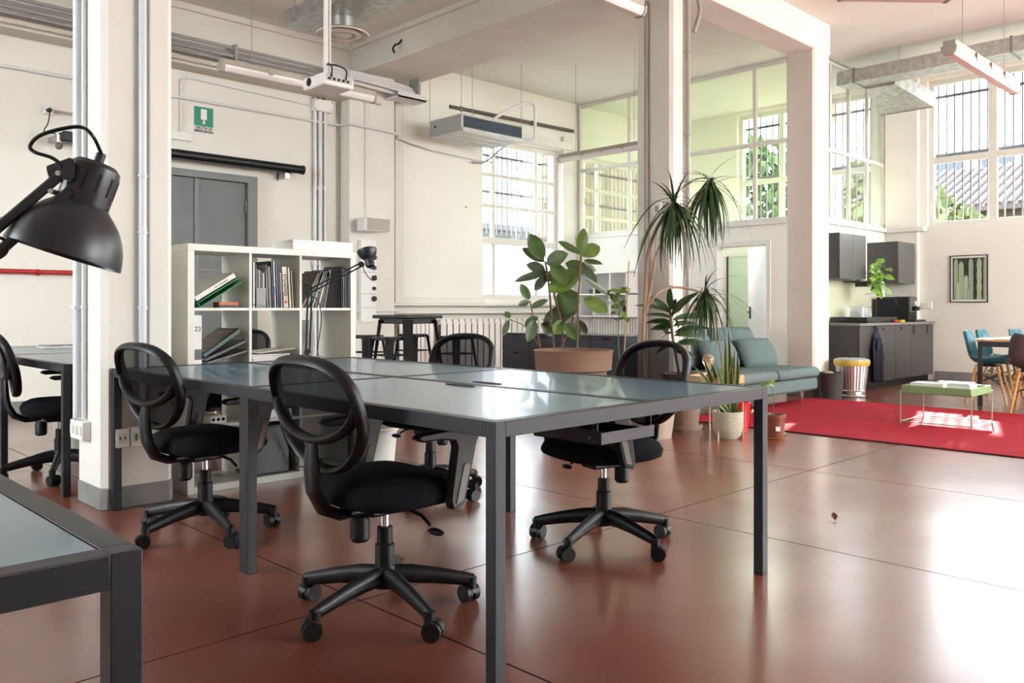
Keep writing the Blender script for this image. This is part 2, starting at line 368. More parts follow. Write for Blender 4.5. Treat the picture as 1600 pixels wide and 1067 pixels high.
# hanging trays under the desk
def tray(x0, x1, y0, y1, z, label):
    t = thing('under_desk_tray', label, 'tray', ((x0+x1)/2, (y0+y1)/2, z)); hx, hy = (x1-x0)/2, (y1-y0)/2; e = .002
    TM = pbr('tray_steel', (.055, .054, .058), .42, metal=.3)
    ob('tray_pan', M().box(-hx,hx,-hy,hy,0,e).box(-hx,-hx+e,-hy,hy,0,.05).box(hx-e,hx,-hy,hy,0,.03).box(-hx,hx,-hy,-hy+e,0,.045).box(-hx,hx,hy-e,hy,0,.045), TM, t)
    for sx in (-1, 1):
        for sy in (-1, 1):
            s = M().box(sx*hx-.002, sx*hx+.002, sy*(hy-.03)-.014, sy*(hy-.03)+.014, .02, .694-z)
            ob('hanger_strip', s, TM, t)
            st = M()
            for k in range(5): st.box(sx*hx-.0035, sx*hx+.0035, sy*(hy-.03)-.004, sy*(hy-.03)+.004, .06+k*.02, .07+k*.02)
            ob('slot_holes', st, MATS['slot_black'], t)
    ob('bolt', M().cyl((-hx-.006, -hy+.05, .025), (-hx, -hy+.05, .025), .006), CHROME, t)
tray(2.366, 2.69, 1.95, 2.29, .555, 'steel tray hung under the desk above the right-hand chair seat')
tray(2.42, 2.80, 3.15, 3.60, .56, 'dark tray hung under the desk behind the front chair')

# ------------------------------------------------------------------ task chair
NET = meshfabric('black_net', (.008, .008, .010), .84, 260)
INSERT = pbr('grey_plastic_insert', (.20, .185, .17), .5)
BZ, BH = .706, .182             # backrest centre height and half height
def back_hw(t):                 # half width at relative height t in -1..1
    t = max(-1, min(1, t)); top = (1-abs(t)**3.4)**(1/2.6) if t > 0 else (1-abs(t)**2.4)**(1/2.2)
    return .228*top*(1 if t > -.1 else 1-.22*(-t-.1))
def back_x(y, z): return -.232-.30*(z-.50)+.55*y*y
def back_outline(n=52):
    pts = []
    for i in range(n):
        a = 2*math.pi*i/n; t = math.sin(a); t = (abs(t)**.8)*(1 if t > 0 else -1)
        y = back_hw(t)*(1 if math.cos(a) >= 0 else -1); z = BZ+BH*t
        pts.append(Vector((back_x(y, z), y, z)))
    return pts
def make_chair():
    c = thing('task_chair', 'x', 'chair')
    arms = M()
    for k in range(5):
        a = 2*math.pi*k/5; d = Vector((math.cos(a), math.sin(a), 0))
        pts = [d*.02+Vector((0,0,.125)), d*.09+Vector((0,0,.122)), d*.18+Vector((0,0,.108)), d*.275+Vector((0,0,.088)), d*.317+Vector((0,0,.078))]
        arms.tube(pts, [.036, .034, .029, .025, .022], 8, flat=(.72, 1.0))
        arms.cyl(d*.310+Vector((0,0,.05)), d*.310+Vector((0,0,.09)), .018, .020, 10)
    arms.lathe([(.0,.085),(.042,.087),(.046,.105),(.040,.14),(.036,.16)], 16)
    ob('star_base', arms, BLACK, c, sharp=50)
    cm = M()
    for s in (-1, 1): cm.tube([(-.012, s*.006, .031), (-.012, s*.029, .031)], .031, 16)
    cm.tube([(-.012,-.008,.05),(.0,0,.058),(.004,0,.07)], [.016,.018,.012], 8)
    hood = M().prism([(-.012+.034*math.cos(t), .031+.034*math.sin(t)) for t in [R(a) for a in range(10, 171, 16)]]+[(-.012-.01,.035),(-.012+.01,.035)], -.010, .010, 'y')
    cm.add(hood.v, hood.f); cme = cm.mesh('caster')
    for k in range(5):
        a = 2*math.pi*k/5
        ob('caster', cme, BLACK, c, (math.cos(a)*.310, math.sin(a)*.310, 0), (0, 0, a+1.3*k))
    ob('column_cover', M().lathe([(.034,.13),(.034,.235),(.028,.24),(.027,.295),(.020,.297)], 16), BLACK, c)
    ob('gas_lift', M().cyl((0,0,.29),(0,0,.375), .014, n=12), CHROME, c)
    me = M().box(-.11,.11,-.07,.07,.37,.40).box(-.09,.09,-.05,.05,.345,.372)
    me.box(-.17,-.10,-.035,.035,.36,.385)
    ob('tilt_mechanism', me, BLACK, c, bevel=.008)
    ob('tension_knob', M().lathe([(0,.262),(.026,.264),(.034,.275),(.034,.335),(.028,.35)], 14, (-.105,0,0)), BLACK, c)
    lv = ob('height_lever', M().tube([(.02,-.06,.372),(.03,-.16,.355),(.03,-.205,.33)], .006, 6), BLACK, c)
    ob('lever_paddle', M().ball((.03,-.235,.312), (.018,.036,.012)), BLACK, lv, rot=(0,0,0))
    # seat cushion: rounded pad
    def seat(u, v):
        x = (u-.5)*2; y = (v-.5)*2
        return x, y
    sm = M(); nr, na = 7, 32
    prof = [(0,.485),(.45,.487),(.78,.480),(.94,.462),(1.0,.435),(.97,.405),(.85,.392),(0,.390)]
    vs_ = []; fs = []
    for i, (r, z) in enumerate(prof):
        for k in range(na):
            a = 2*math.pi*k/na; ca, sa = math.cos(a), math.sin(a)
            x = .235*r*(abs(ca)**.6)*(1 if ca > 0 else -1)+.015; y = .245*r*(abs(sa)**.62)*(1 if sa > 0 else -1)
            zz = z-(.022*max(0, (x-.12)/.12)**2 if z > .42 else 0)+(.008*(abs(y)/.24)**2 if i < 3 else 0)
            vs_.append((x, y, zz))
    for i in range(len(prof)-1):
        for k in range(na): fs.append((i*na+k, i*na+(k+1)%na, (i+1)*na+(k+1)%na, (i+1)*na+k))
    sm.add(vs_, fs); ob('seat', sm, BLACKF, c, sharp=60)
    # backrest
    ob('back_frame', M().tube(back_outline(), .0185, 8, closed=True, flat=(.8, 1.3)), BLACK, c, sharp=60)
    def net(u, v):
        t = -1+2*u; y = (v-.5)*2*back_hw(t); z = BZ+BH*t
        return Vector((back_x(y, z)-.004, y, z))
    ob('back_mesh', M().grid(net, 20, 12), NET, c)
    # U-shaped rear support joining the frame at mid height
    U = []
    for k in range(17):
        t = k/16; a = math.pi*(1+t); y = .222*math.cos(a); z = .755+.125*math.sin(a)
        U.append((back_x(y, z)-.004-.018*math.sin(math.pi*t), y, z))
    ob('back_support', M().tube(U, [.010+.007*min(1, 3*math.sin(math.pi*k/16)) for k in range(17)], 8, flat=(.9, 1.4)), BLACK, c, sharp=60)
    post = [(-.295,0,.632),(-.296,0,.58),(-.294,0,.52),(-.285,0,.46),(-.25,0,.395),(-.19,0,.368),(-.12,0,.37)]
    ob('back_post', M().tube(post, [.018,.024,.028,.030,.030,.027,.024], 10, flat=(1.35, .7)), BLACK, c, sharp=60)
    for s in (-1, 1):
        a, b = (.245, .282) if s > 0 else (-.282, -.245)
        arm = ob('armrest', M().prism([(.065,.385),(.115,.395),(.125,.42),(.175,.60),(.19,.625),(.17,.648),(.08,.655),(-.07,.648),(-.09,.635),(-.06,.622),(.02,.622),(.075,.612),(.085,.59),(.055,.42)], a, b, 'y'), BLACK, c, bevel=.006)
        y0 = b-.002 if s > 0 else a-.0035
        ob('armrest_insert', M().prism([(.078,.405),(.108,.412),(.140,.525),(.128,.535),(.112,.528)], y0, y0+.0055, 'y'), INSERT, arm)
        y1 = a-.0035 if s > 0 else b-.002
        ob('armrest_insert', M().prism([(.078,.405),(.108,.412),(.140,.525),(.128,.535),(.112,.528)], y1, y1+.0055, 'y'), INSERT, arm)
    return c
ch0 = make_chair()
CH = [  # x, y, heading, label, base angle is the heading too
    (1.735, 2.40, R(2), 'black mesh-backed swivel chair nearest the camera, at the front of the big desk'),
    (1.74, 3.83, R(8), 'black mesh swivel chair at the big desk, right beside the first white column'),
    (2.93, 2.40, R(168), 'black mesh swivel chair on the far side of the big desk, at its right end'),
    (3.02, 3.74, R(190), 'black mesh swivel chair beyond the desk, in front of the bar stools'),
    (1.68, 5.77, R(-10), 'black mesh swivel chair at the far desk, left of the first column'),
    (2.62, 5.62, R(200), 'black mesh chair behind the white bookcase, its back seen through a cell'),
]
for i, (x, y, h, lb) in enumerate(CH):
    c = ch0 if i == 0 else copy_tree(ch0)
    c.location = (x, y, 0); c.rotation_euler = (0, 0, h); tag(c, lb, 'chair', 'black task chairs at the desks')
# turn the star bases independently of the seats
bpy.context.view_layer.update()
def turn_base(c, ang):
    for ch in c.children:
        if ch.name.split('.')[0] in ('star_base', 'caster'):
            r = Matrix.Rotation(ang, 4, 'Z'); ch.matrix_local = r @ ch.matrix_local
chairs = [o for o in bpy.data.objects if o.name.split('.')[0] == 'task_chair']
chairs.sort(key=lambda o: o.name)
for o, a in zip(chairs, (R(45-2), R(49-8), R(47-168), R(20), R(40), R(10))): turn_base(o, a)

# ------------------------------------------------------------------ architect lamps
LAMPB = pbr('lamp_black_satin', (.021, .024, .029), .36, spec=.5)
def lamp_head(t, mouth, axis, s):
    """bell shade: mouth centre, axis pointing from mouth to the cap; s = mouth radius"""
    ax = Vector(axis).normalized(); q = Vector((0,0,1)).rotation_difference(ax).to_matrix().to_4x4(); mt = Matrix.Translation(mouth) @ q
    sh = [(1.0,0),(1.0,.02),(.985,.12),(.94,.32),(.86,.52),(.74,.71),(.60,.86),(.50,.95),(.47,.99)]
    inn = [(r-.02, z) for r, z in sh][::-1]
    ob('shade', M().lathe([(r*s, z*s) for r, z in inn+sh], 40).xf(mt), LAMPB, t, sharp=60)
    sock = ob('socket_housing', M().lathe([(.44*s,.94*s),(.455*s,1.02*s),(.455*s,1.60*s),(.43*s,1.72*s),(.34*s,1.80*s),(.12*s,1.82*s),(.10*s,1.83*s)], 32).xf(mt), LAMPB, t)
    for k in range(12):
        a = 2*math.pi*k/12
        ob('vent_slot', M().box(.452*s, .462*s, -.025*s, .025*s, 1.22*s, 1.58*s).xf(mt @ Matrix.Rotation(a, 4, 'Z')), MATS['slot_black'], sock)
    ob('cable_gland', M().lathe([(.09*s,1.80*s),(.09*s,2.0*s),(.05*s,2.02*s)], 12).xf(mt), LAMPB, sock)
    ob('bulb_holder', M().lathe([(.12*s,.95*s),(.12*s,.6*s)], 12).xf(mt), WHITE, sock)
    return mt
# foreground lamp
lm = thing('desk_lamp', 'large black architect lamp hanging in from the left edge in the foreground', 'lamp', (.22, 1.60, TH))
D = lm.location.copy()
s = .093; ax = Vector((0,0,0))
fwd = Vector((CC, SS, 0)); rgt = Vector((SS, -CC, 0)); up = Vector((0,0,1))
axis = (rgt*.28+up*.94+fwd*.13).normalized()
mouth = at(99, 399, 1.43)
mt = lamp_head(lm, mouth-D, axis, s)
J = at(96, 272, 1.40)                     # joint by the socket housing
elbow = Vector((.10, 1.42, 1.02)); elbow = at(-120, 455, 1.32); foot = Vector((.22, 1.60, TH))
for off in (0, .030):
    o_ = up*-off*.9+rgt*off*.5
    ob('arm_bar', M().tube([J+o_-D, elbow+o_-D], .0065, 8, flat=(1,1.3)), LAMPB, lm)
    ob('arm_bar', M().tube([elbow+o_-D, foot+Vector((0,0,.06))+o_-D], .0065, 8, flat=(1,1.3)), LAMPB, lm)
ob('joint_bracket', M().tube([J+rgt*-.02-D, J+rgt*.015+up*.01-D, mouth+axis*s*1.35-rgt*.034-D], [.012,.017,.012], 8, flat=(.5,1.2)), LAMPB, lm)
for p in (J, J-up*.03+rgt*-.012, J+rgt*-.10-up*.075):
    ob('bolt', M().cyl(p-fwd*.012-D, p+fwd*.012-D, .0045, n=8), STEEL, lm)
g = mouth+axis*s*2.0
cab = [g, at(146,214,1.40), at(128,199,1.40), at(98,201,1.40), at(62,212,1.40), at(47,228,1.40), at(55,238,1.40), at(80,246,1.40), at(95,258,1.40), at(96,272,1.40)]
def smooth(pts, n=5):
    out = []; P = [Vector(p) for p in pts]; P = [P[0]]+P+[P[-1]]
    for i in range(1, len(P)-2):
        for k in range(n):
            t = k/n; a, b, c_, d_ = P[i-1], P[i], P[i+1], P[i+2]
            out.append(.5*((2*b)+(c_-a)*t+(2*a-5*b+4*c_-d_)*t*t+(3*b-3*c_+d_-a)*t**3))
    return out+[P[-2]]
ob('cable', M().tube([p-D for p in smooth(cab)], .0032, 6), BLACK, lm)
ob('cable_loop', M().tube([p-D for p in smooth([at(-30,372,1.36), at(2,372,1.36), at(11,384,1.36), at(6,398,1.36), at(-20,412,1.36)])], .003, 6), BLACK, lm)
ob('clamp', M().box(-.025,.025,-.02,.02,-.06,.05).cyl((0,0,.04),(0,0,.08),.012), LAMPB, lm, bevel=.004)
# lamp at the far end of the big desk
BX, BY = FX0+1.12, FY0+TL-.07
l2 = thing('desk_lamp', 'black folding architect lamp standing on the big desk before the bookcase', 'lamp', (BX, BY, TH))
D = l2.location.copy(); dd = BX*CC+BY*SS
ob('base', M().lathe([(.0,0),(.075,0),(.075,.010),(.07,.014),(.02,.018),(.015,.06)], 28), LAMPB, l2)
P0 = D+Vector((0,0,.05)); P1 = at(484, 455, dd); P2 = at(565, 413, dd+.05)
for off in (-.012, .012):
    o_ = rgt*off
    ob('arm_bar', M().tube([P0+o_-D, P1+o_-D], .0055, 6), LAMPB, l2)
    o_ = up*off
    ob('arm_bar', M().tube([P1+o_-D, P2+o_-D], .0055, 6), LAMPB, l2)
ob('spring', M().tube([at(493,540,dd)+fwd*-.012-D, at(490,505,dd)+fwd*-.012-D], .007, 8), STEEL, l2)
ob('joint', M().cyl(P1-fwd*.015-D, P1+fwd*.015-D, .018), LAMPB, l2); ob('joint', M().cyl(P2-fwd*.015-D, P2+fwd*.015-D, .018), LAMPB, l2)
ob('joint', M().cyl(P0-fwd*.015-D, P0+fwd*.015-D, .018), LAMPB, l2)
ax2 = (up*-.93+rgt*.26-fwd*.25)
lamp_head(l2, at(573, 391, dd+.05)-D, ax2, .062)
ob('cable', M().tube([p-D for p in smooth([at(587,430,dd), at(588,436,dd), at(580,437,dd), at(570,425,dd), at(567,415,dd)])], .0028, 6), BLACK, l2)
ob('cable', M().tube([p-D for p in smooth([at(500,458,dd), at(480,445,dd), at(474,453,dd), at(484,462,dd), at(497,470,dd), at(502,500,dd), at(496,545,dd)])], .0028, 6), BLACK, l2)

# ------------------------------------------------------------------ open cube bookcase
SX0, SX1, SY0, SY1, ST = 2.015, 3.137, 4.66, 5.03, 1.42
SHM = pbr('white_shelf_laminate', (.70, .695, .63), .4, var=.02)
sh = thing('bookcase', 'white open cube bookcase three cells wide at the end of the big desk', 'bookcase', (SX0, SY0, 0))
W_, D_ = SX1-SX0, SY1-SY0
for x in (0, W_-.04): ob('side_panel', B(x, x+.04, 0, D_, 0, ST-.04), SHM, sh, bevel=.002)
ob('top_panel', B(0, W_, 0, D_, ST-.04, ST), SHM, sh, bevel=.002); ob('bottom_panel', B(.04, W_-.04, 0, D_, 0, .04), SHM, sh, bevel=.002)
VX = [.040, .375, .391, .711, .727, W_-.04]
for x in (.375, .711): ob('divider', B(x, x+.016, .005, D_-.005, .04, ST-.04), SHM, sh)
SZ = [.04, .368, .384, .712, .728, 1.040, 1.056, ST-.04]
for z in (.368, .712, 1.040):
    for a, b in ((VX[0], VX[1]), (VX[2], VX[3]), (VX[4], VX[5])): ob('shelf', B(a, b, .004, D_-.004, z, z+.016), SHM, sh)
def cmat(name, col, r=.5): return pbr(name, col, r)
PAPER = cmat('paper_white', (.78, .77, .73), .7)
NB = [0]
def book(x, z, w, h, d, col, label, tilt=0, y=None, name='book', roty=True, cat='book', group='books in the bookcase', pages=True):
    """upright book, spine to the viewer, leaning by tilt about its lower corner (world x of lower-left)"""
    NB[0] += 1; y = SY0+.03 if y is None else y
    t = thing(name, label, cat, (x, y, z), 0, group); t.rotation_euler = (0, tilt, 0)
    cm_ = col if not isinstance(col, tuple) else pbr('cover_%d' % NB[0], col, .45)
    if pages:
        c = .003
        ob('cover', M().box(0,c,0,d,0,h).box(w-c,w,0,d,0,h).box(0,w,0,c,0,h), cm_, t)
        ob('pages', B(c, w-c, c, d-.004, .003, h-.004), PAPER, t)
    else: ob('body', B(0, w, 0, d, 0, h), cm_, t, bevel=.002)
    return t
zA, zB, zC_, zD = SZ[6]+.0005, SZ[4]+.0005, SZ[2]+.0005, SZ[0]+.0005
bx0 = SX0
# top row, first cell: white book on a green folder, leaning on an orange box
def slab_book(px0, z0, w, th, dep, ang, col, label, name, x_off=0):
    t = thing(name, label, 'book', (px0, SY0+.02, z0), 0, 'books in the bookcase'); t.rotation_euler = (0, -ang, 0)
    cm_ = pbr('cover_'+name+str(len(MATS)), col, .45)
    if 'folder' in name:
        ob('cover', M().box(0,w,0,dep,0,.006).box(0,w,0,dep,th-.006,th).box(0,.006,0,dep,0,th), cm_, t, bevel=.002)
    else:
        ob('cover', M().box(0,w,0,dep,0,.003).box(0,w,0,dep,th-.003,th).box(0,w,0,.003,0,th), cm_, t)
        ob('pages', B(.003,w-.003,.003,dep-.004,.003,th-.003), PAPER, t)
    return t
a = R(31)
g1 = slab_book(bx0+.082, zA, .30, .034, .29, a, (.015,.26,.10), 'green folder leaning in the top left bookcase cell', 'green_folder')
g2 = slab_book(bx0+.082-.034*math.sin(a)-.0, zA+.036, .275, .034, .30, a, (.72,.72,.68), 'thick white book lying on the green folder', 'white_book')
pbr('ink_grey', (.16,.16,.17), .6)
for k, (a_, b_) in enumerate(((.13,.148),(.153,.158),(.163,.185),(.188,.194),(.197,.222))): ob('spine_mark', B(a_,b_,-.0008,0,.013,.019), MATS['ink_grey'], g2)
tb = thing('small_box', 'small orange and black box under the green folder', 'box', (bx0+.20, SY0+.03, zA)); ob('box_body', B(0,.115,0,.08,0,.016), BLACK, tb); ob('box_lid', B(0,.117,0,.082,.016,.033), pbr('orange_card', (.55,.12,.03), .5), tb)
# second cell of the top row
x = bx0+VX[2]+.003
t1 = book(x, zA, .014, .265, .24, (.62,.61,.60), 'white numbered journal, first on the left in the second top cell'); text('spine_number', '21', .011, MATS['ink_grey'], t1, (.007,-.001,.018), (R(90),0,0))
x += .0155; t2 = book(x, zA, .017, .272, .24, (.66,.65,.63), 'white numbered journal, second in the second top cell'); text('spine_number', '21', .011, MATS['ink_grey'], t2, (.0085,-.001,.018), (R(90),0,0))
x += .0185
mh = thing('magazine_file', 'smoky grey magazine file full of brochures in the second top cell', 'magazine file', (x, SY0+.025, zA))
ob('file_body', M().box(0,.002,0,.25,0,.26).box(.066,.068,0,.25,0,.26).box(0,.068,0,.002,0,.12).box(0,.068,.248,.25,0,.28).box(0,.068,0,.25,0,.002), pbr('smoke_plastic', (.03,.03,.035), .25), mh)
ob('file_label', B(.006,.060,-.001,0,.02,.11), pbr('label_grey', (.35,.35,.35), .6), mh)
for k, cc in enumerate(((.05,.05,.06),(.32,.30,.26),(.04,.05,.06),(.55,.53,.5))): ob('brochure', B(.006+k*.014,.017+k*.014,.006,.21,.004,.235-.008*k), pbr('brochure_%d' % k, cc, .5), mh)
x += .0755
specs = [(.010,.262,(.60,.58,.54),'thin off-white magazine leaning after the grey file'),(.022,.250,(.16,.13,.10),'brown exhibition catalogue in the second top cell'),(.012,.285,(.02,.05,.05),'tall dark green magazine in the second top cell'),(.014,.287,(.62,.62,.60),'white book with a blue patch in the second top cell'),(.016,.265,(.085,.055,.20),'purple spined book in the second top cell'),(.009,.268,(.30,.38,.34),'thin pale green book beside the purple spine'),(.012,.215,(.55,.54,.42),'short cream booklet beside the lamp catalogue')]
for w_, h_, cc, lb in specs:
    b_ = book(x, zA, w_, h_, .22, cc, lb, tilt=-.045); x += w_+.0018
    if 'blue patch' in lb: ob('blue_patch', B(.001,w_-.001,-.0012,0,.08,.13), pbr('blue_ink', (.10,.22,.50), .5), b_)
b_ = book(x+.002, zA, .036, .252, .23, (.70,.67,.56), 'cream lamp catalogue with a red dot on its spine', tilt=-.05); x += .042
text('spine_title', 'STILNOVO', .028, pbr('ink_black', (.01,.01,.01), .5), b_, (.018, -.001, .140), (R(90), R(90), 0), bold=.0006)
ob('red_dot', M().cyl((.018,-.0015,.035),(.018,0,.035),.009,n=16), pbr('red_ink', (.55,.02,.03), .5), b_)
b_ = book(x, zA, .018, .250, .22, (.62,.55,.46), 'beige book next to the lamp catalogue', tilt=-.06); x += .0215
b_ = book(x, zA, .012, .235, .22, (.48,.44,.30), 'thin olive book closing the second top cell row', tilt=-.06)
# third cell: dark books leaning to the right
x = bx0+VX[4]+.004
lean = [(.020,.30,(.10,.08,.06),.66,'brown photo book leaning furthest in the third top cell'),(.024,.31,(.16,.13,.10),.60,'large brown catalogue leaning in the third top cell'),(.016,.29,(.015,.015,.016),.50,'black glossy book leaning behind the lamp arm'),(.014,.28,(.35,.42,.50),.47,'pale blue book leaning behind the lamp arm'),(.022,.285,(.02,.02,.02),.42,'black portfolio leaning in the third top cell'),(.018,.28,(.55,.48,.40),.36,'beige spined book leaning in the third top cell'),(.020,.275,(.012,.012,.012),.30,'black spined book leaning in the third top cell'),(.022,.29,(.03,.028,.03),.22,'charcoal book leaning in the third top cell')]
for k, (w_, h_, cc, ti, lb) in enumerate(lean):
    book(x, zA, w_, h_*.86, .20, cc, lb, tilt=ti*.78); x += w_/math.cos(ti)*1.06
for w_, h_, cc, lb in ((.010,.27,(.012,.012,.014),'slim black folder upright at the right of the third cell'),(.010,.25,(.45,.44,.40),'slim grey book upright near the right panel'),(.012,.262,(.20,.25,.42),'slim blue book against the right panel')):
    book(bx0+VX[5]-.052+{.27:0,.25:.014,.262:.030}[h_], zA, w_, h_, .21, cc, lb)
# second row
t3 = book(bx0+VX[0]+.006, zB, .050, .285, .27, (.70,.70,.68), 'white box file numbered 22 in the second row', pages=False); text('spine_number', '22', .040, MATS['ink_black'], t3, (.025,-.001,.205), (R(90),0,0))
ob('spine_band', B(.002,.048,-.0012,0,.03,.09), pbr('band_grey', (.10,.10,.11), .5), t3)
t4 = slab_book(bx0+.125, zB, .255, .018, .26, R(14), (.10,.10,.09), 'stack magazine at the bottom of the leaning pile', 'magazine')
t5 = slab_book(bx0+.120, zB+.020, .262, .020, .25, R(22), (.05,.06,.06), 'black magazine in the middle of the leaning pile', 'magazine')
t6 = slab_book(bx0+.112, zB+.041, .262, .026, .27, R(33), (.015,.06,.05), 'dark green art book on top of the leaning pile', 'art_book')
pm = pbr('art_cover_print', (.12,.06,.03), .4, var=.9, scale=28)
ob('cover_print', B(.02,.245,.02,.25,.026,.0268), pm, t6)
ps = thing('paper_stack', 'stack of loose white paper in the middle cell behind the desk', 'paper', (bx0+VX[2]+.02, SY0+.02, zB)); 
for k in range(4): ob('sheet', B(0,.28-.01*k,.0+.006*k,.30,k*.012,k*.012+.010), PAPER, ps)
fo = thing('black_folder', 'thin black folder lying slanted on the white paper stack', 'folder', (bx0+VX[2]+.05, SY0+.01, zB+.050)); fo.rotation_euler = (0, R(-5), 0)
ob('folder_cover', M().box(0,.25,0,.22,0,.003), BLACK, fo); ob('folder_flap', B(0,.25,.004,.22,.0032,.007), PAPER, fo)
ph = thing('photo_print', 'black and white photo print standing in the third cell behind the lamp', 'picture', (bx0+VX[4]+.02, SY0+.20, zB+.05)); ob('print_board', B(0,.15,0,.006,-.05,.20), pbr('bw_photo', (.05,.05,.05), .4, var=.95, scale=14), ph)
ob('print_margin', B(-.002,.152,.001,.007,-.052,-.02), PAPER, ph)
# lower rows: power strip, boxes, black computer
pw = thing('power_strip', 'white multi-socket power strip on the lower left shelf', 'power strip', (bx0+.14, SY0+.05, zC_)); ob('strip_body', B(0,.10,-.03,.16,0,.045), WHITE, pw, bevel=.006)
for k in range(3): ob('socket_hole', M().cyl((.02+.03*k,-.0315,.024),(.02+.03*k,-.029,.024),.010,n=12), MATS['slot_black'], pw)
ad = thing('router_box', 'white router box with a black top on the middle lower shelf', 'router', (bx0+VX[2]+.06, SY0+.03, zC_)); ob('router_body', B(0,.22,0,.18,0,.05), WHITE, ad, bevel=.004); ob('router_top', B(.01,.19,.01,.17,.0505,.12), BLACK, ad, bevel=.004)
pc = thing('computer_tower', 'black computer tower in the bottom middle cell', 'computer', (bx0+VX[2]+.03, SY0+.04, zD)); ob('case', B(0,.24,0,.30,0,.30), BLACK, pc, bevel=.005); ob('front_panel', B(.01,.23,-.004,0,.01,.29), pbr('pc_front', (.01,.01,.012), .3), pc); ob('power_button', M().cyl((.18,-.008,.14),(.18,-.003,.14),.018,n=16), pbr('pc_btn', (.03,.03,.035), .3), pc)
cb = thing('power_cable', 'black cable drooping from the router box over the bookcase front', 'cable', (bx0+VX[2]+.24, SY0-.02, 0))
D = cb.location.copy(); yv = SY0-.025
def onY(px, py, Y):
    k = (px-800)/FPX; d = Y/(SS-k*CC); return Vector((d*(CC+k*SS), Y, EYE-(py-HOR)*d/FPX))
cp = [onY(x_, y_, yv) for x_, y_ in ((430,640),(433,632),(438,645),(440,668),(448,690),(457,712),(464,727),(476,729),(490,725),(505,716))]
ob('cord', M().tube([p-D for p in smooth(cp)], .004, 6), BLACK, cb)
# white storage box on top
wb = thing('storage_box', 'long white box lying on top of the bookcase', 'box', (2.71, SY0+.06, ST)); ob('box_body', B(0,.44,0,.26,0,.052), WHITE, wb, bevel=.002); ob('box_lid', B(-.003,.443,-.003,.263,.052,.066), WHITE, wb, bevel=.002)

# ------------------------------------------------------------------ back wall fittings
YW = Y1
def tube_thing(name, label, cat, pts, r, mat, clips=(), group=None, n=8):
    P = [Vector(p) for p in pts]; t = thing(name, label, cat, P[0], 0, group)
    ob('run', M().tube([p-P[0] for p in P], r, n), mat, t, sharp=60)
    for c_ in clips: ob('clip', M().cyl(Vector(c_[0])-P[0], Vector(c_[1])-P[0], r*1.35, n=8), mat, t)
    return t
# grey steel door
DG = pbr('grey_green_door_paint', (.115, .125, .12), .5, var=.08, scale=5); DG2 = pbr('door_frame_grey', (.17, .185, .18), .55, var=.08, scale=6)
dr = structE('door_1', (3.60, YW, 0))
ob('frame_side', B(1.15,1.27,-.10,.0,0,2.62), DG2, dr); ob('frame_side', B(-.12,0,-.10,.0,0,2.62), DG2, dr); ob('frame_head', B(0,1.15,-.10,0,2.54,2.62), DG2, dr)
ob('leaf', B(.005,.53,-.055,-.005,.01,2.535), DG, dr, bevel=.004); ob('leaf', B(.545,1.14,-.055,-.005,.01,2.535), DG, dr, bevel=.004)
ob('meeting_strip', B(.515,.56,-.075,-.055,.01,2.535), DG2, dr); ob('mid_strip', B(.005,1.14,-.062,-.055,1.48,1.51), DG2, dr)
for z in (.4, 1.3, 2.2): ob('hinge', M().cyl((1.135,-.075,z),(1.135,-.075,z+.12),.012), DG2, dr)
# exit sign
GRN = pbr('sign_green', (.0, .23, .12), .4); SW = pbr('sign_white', (.80,.80,.78), .4)
ex = thing('exit_sign', 'green emergency exit sign above the grey door', 'sign', (4.248, YW-.012, 3.22))
ob('plate', B(-.115,.115,0,.01,-.155,.15), SW, ex); ob('green_field', B(-.112,.112,-.002,0,-.075,.145), GRN, ex)
ob('door_symbol', B(-.035,.035,-.0035,-.002,.0,.12), SW, ex)
ob('arrow', M().prism([(-.008,-.003),(.008,-.003),(.008,-.025),(.022,-.025),(0,-.055),(-.022,-.025),(-.008,-.025)], -.0035, -.002, 'y'), SW, ex)
text('caption', 'USCITA DI', .042, pbr('ink_black', (.01,.01,.01), .5), ex, (0, -.0025, -.098), (R(90),0,0), bold=.001); text('caption', 'EMERGENZA', .040, MATS['ink_black'], ex, (0, -.0025, -.134), (R(90),0,0), bold=.001)
# emergency light + its conduit
em = thing('emergency_light', 'white emergency light fitting beside the column under the conduit', 'light', (3.97, YW, 2.99)); ob('housing', B(-.16,.125,-.06,0,-.045,.045), WHITE, em, bevel=.006); ob('diffuser', B(-.145,.11,-.064,-.06,-.03,.03), pbr('diffuser_white', (.75,.75,.72), .3), em)
tube_thing('conduit', 'thin conduit bending down to the emergency light', 'conduit', smooth([(5.66,YW-.02,3.62),(4.2,YW-.02,3.665),(4.06,YW-.02,3.66),(3.985,YW-.02,3.62),(3.98,YW-.02,3.50),(3.98,YW-.02,3.04)]), .011, PVC)
tube_thing('conduit', 'white conduit running along the back wall below the cable tray', 'conduit', [(-1.0,YW-.03,3.43),(6.05,YW-.03,3.43)], .017, PVC, [((x,YW-.03,3.43),(x+.03,YW-.03,3.43)) for x in (2.6,4.6,5.3)])
tube_thing('conduit', 'white conduit continuing across the pilaster and boarded bay', 'conduit', [(6.05,YW-.03,3.43),(6.06,9.15,3.42),(6.85,9.15,3.40),(6.9,9.27,3.38),(7.5,9.30,3.30),(8.75,9.32,3.26)], .016, PVC, [((6.3,9.15,3.415),(6.34,9.15,3.415)),((6.83,9.15,3.40),(6.87,9.17,3.40))])
